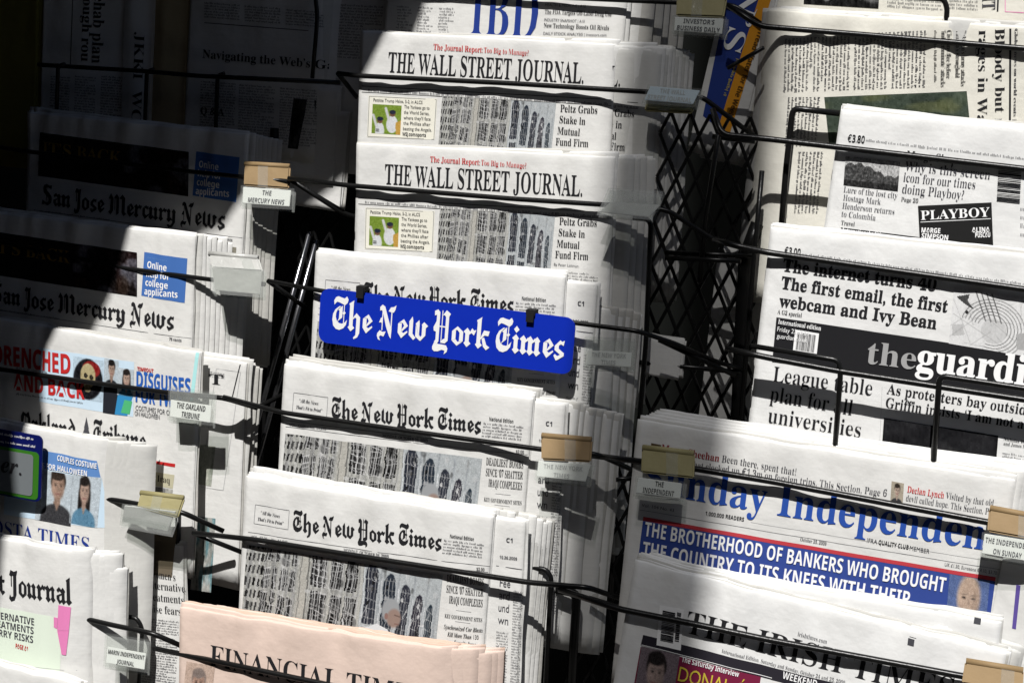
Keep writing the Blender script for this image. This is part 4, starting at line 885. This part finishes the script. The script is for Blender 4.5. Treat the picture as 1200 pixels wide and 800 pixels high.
Gw = Paper('weekly review newspaper with mountain picture and magazine cover inset', (986, 127), (1300, 161), (966, 290), -22, seed=111, mat=WHITE, amp=.7)
Gw.t('price', '€3.80', (993, 166), (1013, 168), 8.5, 'H'); Gw.micro('price', (1015, 162), (1230, 187), (1014.5, 169.5), 3.9, G3, 3)
Gw.pic('photograph', (991, 183), (1055, 190), (988.5, 217), mountains())
for s, x, y, L, f, c in (('Lure of the lost city', 988.5, 225, 63, 'SR', 7), ('Hostage Mark', 988, 234.5, 44, 'SR', 7), ('Henderson returns', 987, 244, 61, 'SR', 7), ('to Colombia', 986, 253.5, 40, 'SR', 7), ('Travel', 985.5, 263, 16, 'SB', 5)): Gw.t('feature', s, (x, y), (x + L, y + L * .118), c, f, G3 if f == 'SR' else K)
for s, x, y, L, f, c in (('Marge Simpson', 1062, 186, 75, 'SB', 10), ('Why is this screen', 1060, 199.5, 100, 'SR', 11), ('icon for our times', 1058.5, 212.5, 84, 'SR', 11), ('doing Playboy?', 1057, 226, 72, 'SR', 11), ('Page 20', 1056, 235.5, 20, 'SB', 5)): Gw.t('headline', s, (x, y), (x + L, y + L * .105), c, f, G3 if f == 'SR' else K)
Gw.quad('banner', (985.5, 266.5), (1260, 300), (984, 290), (1258, 326), K, .0003); Gw.t('banner', 'International edition', (987, 272), (1038, 278.5), 6, 'SB', WINK, .0012)
Gw.quad('inset', (1076, 241), (1162, 237), (1078, 279), (1164, 288), ink('soot', .12, .12, .12), .0006); Gw.t('inset', 'PLAYBOY', (1079.5, 257.5), (1160, 253.5), 11, 'SB', WINK, .001)
Gw.line('inset', (1079, 260), (1161, 256), .7, WINK, .001)
for s, a, b in (('MARGE', (1080, 272), (1102, 273)), ('SIMPSON', (1080, 278.5), (1111, 281)), ('ALINA', (1139, 272), (1160, 271.5)), ('PUSCAU', (1143, 278), (1160.5, 277.5))): Gw.t('inset', s, a, b, 5.6, 'HB', WINK, .001)
Gw.quad('inset', (1110, 247), (1126, 245), (1116, 284), (1133, 284), ink('fog', .52, .52, .54), .0009, 2, 2) if False else None
barcode(Gw, 'barcode', (1170, 199), (1197, 202), (1168, 236), (1195, 239), False, 18)
for i, s in enumerate(('Climate', 'Hope for', 'Haiti as', 'it rebuilds')): Gw.micro('text_column', (1196, 240 + i * 10), (1260, 248 + i * 10), (1195.6, 247 + i * 10), 7, G6, i)
Gw.finish(); Gw.stack([(2, 2), (4, 4), (-1, 5)], 'newspaper stacked behind the mountain picture weekly', 'stacked copies in the mountain picture pocket', 3.2)

A = Paper('daily with bold slab headline on the early internet and black name band', (903, 266), (1300, 308), (878, 520), 18, seed=121, mat=WHITE, amp=.7)
A.t('price', '€3.00', (919, 297), (938, 299.5), 8, 'H'); A.micro('price', (940, 295), (1230, 334), (939.5, 303), 3.9, G3, 4)
for s, a, b in (('The internet turns 40', (917, 317), (1096.5, 341)), ('The first email, the first', (915, 337.5), (1110, 365.5)), ('webcam and Ivy Bean', (912.5, 358.5), (1097, 385))): A.t('headline', s, a, b, 14.5, 'XB')
A.t('strapline', 'A G2 special', (911, 367), (939.5, 371.5), 5, 'SB')
A.pic('photograph', (1118, 336), (1206, 350), (1112, 402), radio_sketch())
A.quad('name_band', (910, 371.5), (1300, 429), (905, 424), (1294, 476), ink('band', .12, .12, .13), .0003)
A.t('name_band', 'International edition', (912, 379), (962, 387), 5.6, 'SB', WINK, .0012); A.t('name_band', 'Friday 23.10.09', (911, 387.5), (948, 393.5), 5.4, 'S', WINK, .0012); A.t('name_band', 'guardian.co.uk', (910.5, 395.5), (946, 401), 5.4, 'S', WINK, .0012)
A.quad('sticker', (932, 386), (960, 390.5), (929, 413), (957, 417), WINK, .0006); barcode(A, 'barcode', (935, 389), (957, 392.5), (932.5, 409), (954.5, 412.5), True, 20, 8)
_lift = .0012
A.t('name_band', 'the', (1015.5, 425), (1072.5, 432.5), 27, 'SB', ink('fog2', .62, .62, .62), _lift); A.t('name_band', 'guardian', (1073, 432.5), (1251, 457.5), 34, 'XB', WINK, .0012)
for s, a, b in (('League table', (905.5, 446.5), (1021.5, 463)), ('plan for all', (902, 469.5), (998, 486)), ('universities', (899.5, 494.5), (1008, 512))): A.t('headline#2', s, a, b, 18.5, 'SR')
A.t('headline#3', 'As protesters bay outside', (1039, 460.5), (1209, 486.5), 12, 'SB'); A.t('headline#3', 'Griffin insists ‘I am not a Nazi’', (1037.5, 476.5), (1236, 508), 12, 'SB')
A.pic('photograph', (1036, 489), (1170, 510), (1032, 545), murk(60, 24, [(.12, .12, .13), (.16, .16, .17), (.22, .22, .22)], 12, .02)); A.line('rule', (1034, 452), (1031, 520), .4, G8)
A.t('byline', 'Nicholas Watt', (1176, 515), (1206, 520), 3.6, 'SB'); A.t('byline', 'and James Meikle', (1176, 520.5), (1212, 526), 3.6, 'SB'); A.micro('text_column', (1175, 528), (1240, 538), (1174, 560), 3.6, G3, 2)
A.finish(); A.stack([(1, 3), (-2, 5), (3, 4)], 'newspaper stacked behind the slab headline daily', 'stacked copies in the slab headline pocket', 3.2)

I = Paper('sunday paper with blue serif masthead and bankers banner headline', (747, 493), (1190, 560), (727, 760), 58, seed=131, mat=NEWS, h=.31)
I.t('strapline', 'Maeve Sheehan', (775, 528), (843, 540), 8.4, 'SB', DRED); I.t('strapline', 'Been there, spent that!', (846, 540.5), (933, 555.5), 8.4, 'SR', G3)
I.t('strapline', 'on the advisors that clocked up €1.3m on foreign trips. This Section, Page 6', (752, 538), (1039, 581), 8, 'SR', G3); I.quad('strapline', (763, 519), (775, 521), (762, 531), (774, 533), ink('umber', .35, .28, .2), .0004)
I.pic('photograph', (1045, 563), (1059.5, 566), (1043.5, 586), face(28, 40, (.72, .66, .55), (.80, .66, .56), (.2, .16, .12), (.2, .2, .22), .5, .1, .95), .0004)
I.t('strapline#2', 'Declan Lynch', (1063, 576), (1106, 583), 7.6, 'SB', RED); I.t('strapline#2', 'Visited by that old', (1108, 583), (1164, 592.5), 7.4, 'SR', G3); I.t('strapline#2', 'devil called hope. This Section, Page 4', (1061.5, 586), (1174, 605), 7.4, 'SR', G3)
I.t('masthead', 'Sunday Independent', (755, 575.4), (1171, 647), 37, 'SB', BLUE2)
I.t('strapline#3', '1,000,000 READERS', (827, 602.5), (872, 610), 4.4, 'H'); I.t('dateline', 'Vol. 104 No. 43', (752, 593), (790, 599), 3.6, 'S', G3); I.t('dateline#3', 'October 25, 2009', (938, 632.5), (968.5, 638), 4, 'SB', G3)
I.t('dateline#2', 'IFRA', (1016, 634), (1028, 636.3), 5, 'S', G3); I.t('dateline#2', 'QUALITY CLUB', (1029.5, 636.5), (1064.5, 643), 5, 'H'); I.t('dateline#2', 'MEMBER', (1066, 643.3), (1089, 647.5), 5, 'S', G3); I.t('price', 'UK £1.30, Eurozone €4.10, $3.70', (1107, 662), (1168, 673), 4, 'S', G3)
I.line('rule', (750, 597), (1178, 668), .5, G6); I.line('rule', (880, 611), (1180, 660), .4, G8)
I.quad('banner', (754, 605), (1167, 676), (753.5, 609.5), (1166.3, 680.5), BRED, .0003); I.quad('banner', (753.5, 609.8), (1166.3, 680.8), (746, 668), (1158, 740), BBLU, .0003, 30, 8)
I.t('headline', 'THE BROTHERHOOD OF BANKERS WHO BROUGHT', (755, 627), (1107, 693), 16, 'H', WINK, .0012); I.t('headline', 'THE COUNTRY TO ITS KNEES WITH THEIR', (752.5, 651), (1066, 710.5), 17, 'H', WINK, .0012)
I.pic('photograph', (1113, 671.5), (1160, 680), (1108, 728), face(48, 54, (.30, .42, .72), (.84, .68, .56), (.5, .38, .28), (.2, .2, .25), .52, -.02, 1.4, False, True), .0007)
I.finish(); I.stack([(4, 6), (9, 9), (14, 12)], 'newspaper stacked behind the sunday bankers paper', 'stacked copies in the sunday bankers pocket', 3.2)

Q = Paper('Irish daily with large serif capitals masthead in the bottom right pocket', (744, 656), (1180, 764), (712, 850), 96, seed=141, mat=WHITE, amp=1.2)
Q.t('masthead', 'THE IRISH TIMES', (803, 740.5), (1114, 821), 27, 'SR'); Q.t('strapline', 'irishtimes.com', (935, 743), (969, 752.5), 5, 'SR', G3)
Q.t('dateline', 'International Edition. Saturday and Sunday, October 24 and 25, 2009', (846, 763), (990, 801), 4.4, 'SR', G3)
Q.quad('sticker', (773.5, 708), (802, 713), (769.5, 755), (798, 761), WINK, .0006); barcode(Q, 'barcode', (777, 714), (792, 717), (774, 750), (789, 753), False, 20, 12); barcode(Q, 'barcode', (794, 716), (799, 717), (791, 750), (796, 751), False, 9, 15)
Q.quad('banner', (754, 743), (1110, 832), (751, 755), (1106, 848), ink('gunmetal', .16, .15, .18), .0003); Q.t('banner', 'WEEKEND', (917, 793), (957, 803.5), 8, 'H', WINK, .0012); Q.line('banner', (752, 754.5), (905, 793), .7, WINK, .0006)
Q.quad('feature', (751, 757), (892, 792), (738, 830), (880, 865), MAG, .0003); Q.pic('photograph', (752, 756), (797, 767), (742, 820), face(46, 58, (.50, .42, .46), (.72, .58, .53), (.14, .11, .11), (.12, .12, .14), .46, .06, 1.05), .0007)
Q.t('feature', 'The Saturday Interview', (799, 774), (866, 791.5), 6, 'H', WINK, .0012); Q.t('feature', 'DONAL Ó', (794.5, 796), (874, 817), 17, 'S', YEL, .0012)
Q.quad('mark', (1064.5, 746), (1072, 748), (1063.5, 754), (1071, 756), G3, .0004, 1, 1); Q.line('mark', (1066, 744.5), (1074, 746.5), .6, G3)
Q.finish(); Q.stack([(6, 3), (-1, 5), (10, 7)], 'newspaper stacked behind the Irish daily', 'stacked copies in the bottom right pocket', 3.4)
QB = Paper('blank topped copy behind the Irish daily, less tilted than the front one', (760, 658), (1174, 727), (738, 850), 84, seed=142, mat=WHITE, nsh=4); QB.quad('mark', (1142, 722), (1150, 724), (1141, 729), (1149, 731), G3, .0004, 1, 1); QB.finish()
Z = Paper('newspaper at the right edge with a purple vertical bar behind the bankers paper', (1178, 640), (1290, 664), (1166, 800), 60, seed=143); Z.quad('banner', (1191, 684), (1196, 685), (1186, 735), (1190.5, 736), ink('violet', .36, .30, .58), .0004, 1, 6); Z.finish()
# sunlit page scraps standing behind the lattice
for i, (TL, TR, BL, lab) in enumerate((((842, 290), (905, 298), (828, 500), 'white paper standing behind the lattice beside the slab headline daily'), ((742, 392), (800, 400), (735, 470), 'curled paper stub in shade behind the rods of the gap'))):
    z = Paper(lab, TL, TR, BL, -112 + i * 60, seed=150 + i, h=(.23, .045)[i], nsh=3); z.finish()

# ------------------------------------------------------------------ label holders on the rods
def holder(label, top, card, n, lines=(), back=KRAFT, txtm=K, clear=True, cardm=CARD, tilt=8, cap=5):
    """top: the wrapped card over the rod (4 px corners or None); card: the hanging label (4 px corners)"""
    base = P(*(card or top)[0], n); root = empty('label_holder', RACK @ Matrix.Translation(base), label, 'label holder', 'label holders clipped on the rods')
    def plate(name, q, n0, n1, th, m, bev=.0012):
        c = [P(*q[0], n0) - base, P(*q[1], n0) - base, P(*q[2], n1) - base, P(*q[3], n1) - base]     # tl tr br bl
        nn = (c[1] - c[0]).cross(c[3] - c[0]).normalized() * -1
        bm = bmesh.new(); f = [bm.verts.new(v) for v in c]; k = [bm.verts.new(v + nn * th * (1 if nn.z < 0 else -1)) for v in c]
        bm.faces.new(f[::-1]); bm.faces.new(k)
        for i in range(4): bm.faces.new((f[i], f[(i + 1) % 4], k[(i + 1) % 4], k[i]))
        bmesh.ops.recalc_face_normals(bm, faces=bm.faces)
        bmesh.ops.bevel(bm, geom=bm.edges[:], offset=min(bev, th * .45), segments=2, affect='EDGES')
        me = bpy.data.meshes.new(name); bm.to_mesh(me); bm.free(); me.materials.append(m); return link(name, me, root)
    if top:
        bc = plate('backing_card', top, n - 4, n + 7, .005, back, .0018)
        fb = MB(); fb.tube([P(top[0][0] + 1, top[0][1], n - 5.5) - base, P(top[1][0] - 1, top[1][1], n - 5.5) - base], .0034, back, 12); fb.build('fold', bc, True)
        tp = MB(); u0 = .3 + (len(label) % 5) * .08
        q_ = [P(*[top[k][i] * (1 - u) + top[k2][i] * u for i in (0, 1)], nn_) - base for k, k2, u, nn_ in ((0, 1, u0, n - 3.2), (0, 1, u0 + .22, n - 3.2), (3, 2, u0 + .24, n + 7.8), (3, 2, u0 + .02, n + 7.8))]
        tp.add([tuple(v_) for v_ in q_], [(3, 2, 1, 0)], CLEAR); tp.build('tape', bc)
    if card:
        lc = plate('label_card', card, n + 6, n + 6 + tilt, .0012, cardm, .0004)
        if clear:
            q = [(card[0][0] - 3, card[0][1] - (2 if top else 16)), (card[1][0] + 4, card[1][1] - (2 if top else 16)), (card[2][0] + 4, card[2][1] + 4), (card[3][0] - 3, card[3][1] + 4)]
            plate('clear_sleeve', q, n + 8.4, n + 8.4 + tilt, .0006, CLEAR2 if lines else CLEAR, .0002)
            s2 = plate('clear_sleeve', [(x + 2, y + 3) for x, y in q], n + 1, n + 3, .0006, CLEAR, .0002)
        if lines:
            a, b2, c2, d2 = [P(*card[0], n + 6.3), P(*card[1], n + 6.3), P(*card[2], n + 6.3 + tilt), P(*card[3], n + 6.3 + tilt)]
            F = Frame(a, b2, d2); fl = Flat(F); lp = lambda u, v: tuple((card[0][i] * (1 - u) + card[1][i] * u) * (1 - v) + (card[3][i] * (1 - u) + card[2][i] * u) * v for i in (0, 1))
            k = len(lines)
            for i, s in enumerate(lines):
                hw = min(.47, len(s) * .032); v = (i + .84) / k if k > 1 else .72
                fl.t('lettering', s, lp(.5 - hw, v), lp(.5 + hw, v), cap, 'H', txtm, .0003)
            for kk, m in fl.parts.items():
                mm = m.build(kk, root); mm.parent = lc; mm.matrix_parent_inverse = Matrix.Identity(4); mm.matrix_basis = (RACK @ Matrix.Translation(base)).inverted() @ F.matrix()
    return root
holder('brown topped holder with its white label at the shaded city daily', [(286, 192), (340, 195), (338, 221), (285, 217)], [(285, 219), (341, 223), (339, 242), (284, 238)], -44, ('THE', 'MERCURY NEWS'), KRAFT, G3, True, CARD, 6, 5.5)
holder('silver wrapped holder without readable label at the half sunlit city daily', [(244, 297), (303, 302), (308, 318), (248, 314)], [(248, 313), (307, 318), (305, 345), (252, 340)], -8, (), TAPE, K, True, TAPE, 5)
holder('clear holder with the two line tribune label', None, [(200, 468), (248, 475), (246, 495), (199, 488)], 38, ('THE OAKLAND', 'TRIBUNE'), KRAFT, K, True, CARD, 6, 6.5)
holder('olive and white holder tilted up beside the couples costume daily', [(164, 577), (216, 583), (208, 606), (160, 594)], [(146, 592), (206, 599), (196, 622), (143, 611)], 66, (), OLIVE, K, True, CARD, -6)
holder('clear holder with the journal label at the bottom left', None, [(126, 757), (171, 765), (169, 784), (124, 776)], 110, ('MARIN INDEPENDENT', 'JOURNAL'), KRAFT, K, True, CARD, 6, 5)
holder('brown topped holder right of the middle blackletter paper', [(634, 510), (694, 515), (692, 541), (634, 538)], [(631, 540), (692, 544), (686, 564), (629, 558)], 58, ('THE NEW YORK', 'TIMES'), KRAFT, G8, True, CARD, 4, 5)
holder('clear holder hanging right of the blue plate', None, [(688, 410), (740, 413), (739, 430), (686, 427)], 22, ('THE NEW YORK', 'TIMES'), KRAFT, G8, True, CARD, 5, 5)
holder('flat clear holder right of the lower condensed masthead paper', None, [(716, 236), (774, 240), (760, 254), (702, 248)], -14, (), KRAFT, K, True, TAPE, 16)
holder('pale blue holder right of the upper condensed masthead paper', [(757, 119), (816, 122), (810, 131), (755, 128)], [(762, 101), (820, 106), (812, 122), (755, 117)], -52, ('THE WALL', 'STREET JOURNAL'), OLIVE, G8, True, mat('pale_blue_card', (.50, .58, .66), .6), 8, 5)
holder('olive topped holder with the business daily label at the top', [(793, -4), (852, -2), (848, 20), (792, 18)], [(791, 20), (848, 22), (846, 40), (790, 36)], -88, ('INVESTOR’S', 'BUSINESS DAILY'), OLIVE, G3, True, CARD, 5, 5)
holder('olive topped holder with the independent label left of the bankers paper', [(752, 524), (814, 531), (813, 560), (751, 553)], [(748, 559), (799, 566), (797, 584), (745, 577)], 74, ('THE', 'INDEPENDENT'), OLIVE, K, True, CARD, 5, 6)
holder('brown topped holder with the sunday label at the right edge', [(1159, 595), (1215, 605), (1213, 632), (1157, 622)], [(1154, 625), (1212, 634), (1209, 658), (1151, 648)], 74, ('THE INDEPENDENT', 'ON SUNDAY'), KRAFT, G3, True, CARD, 5, 6)
holder('brown holder at the bottom right corner', [(1131, 774), (1200, 785), (1198, 812), (1127, 800)], None, 110, (), KRAFT)

# the second enamel plate, at the left edge in shade
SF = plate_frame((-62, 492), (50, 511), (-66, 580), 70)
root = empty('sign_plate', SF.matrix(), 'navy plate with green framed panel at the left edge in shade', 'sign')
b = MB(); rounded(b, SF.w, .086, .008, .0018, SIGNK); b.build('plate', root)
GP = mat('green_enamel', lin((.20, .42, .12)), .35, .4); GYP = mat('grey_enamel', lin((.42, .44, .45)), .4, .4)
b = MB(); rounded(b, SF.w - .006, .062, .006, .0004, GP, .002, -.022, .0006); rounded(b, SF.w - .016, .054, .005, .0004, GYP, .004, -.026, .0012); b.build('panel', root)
fl = Flat(SF); fl.t('lettering', 'er.', (2, 552), (26, 556.5), 19, 'I', K, .0018); fl.micro('small_print', (-40, 499), (40, 512), (-40.5, 507), 4.6, SIGNW, 1); fl.micro('small_print', (-40, 508), (42, 521), (-40.5, 516), 4.6, SIGNW, 2); fl.finish(root)
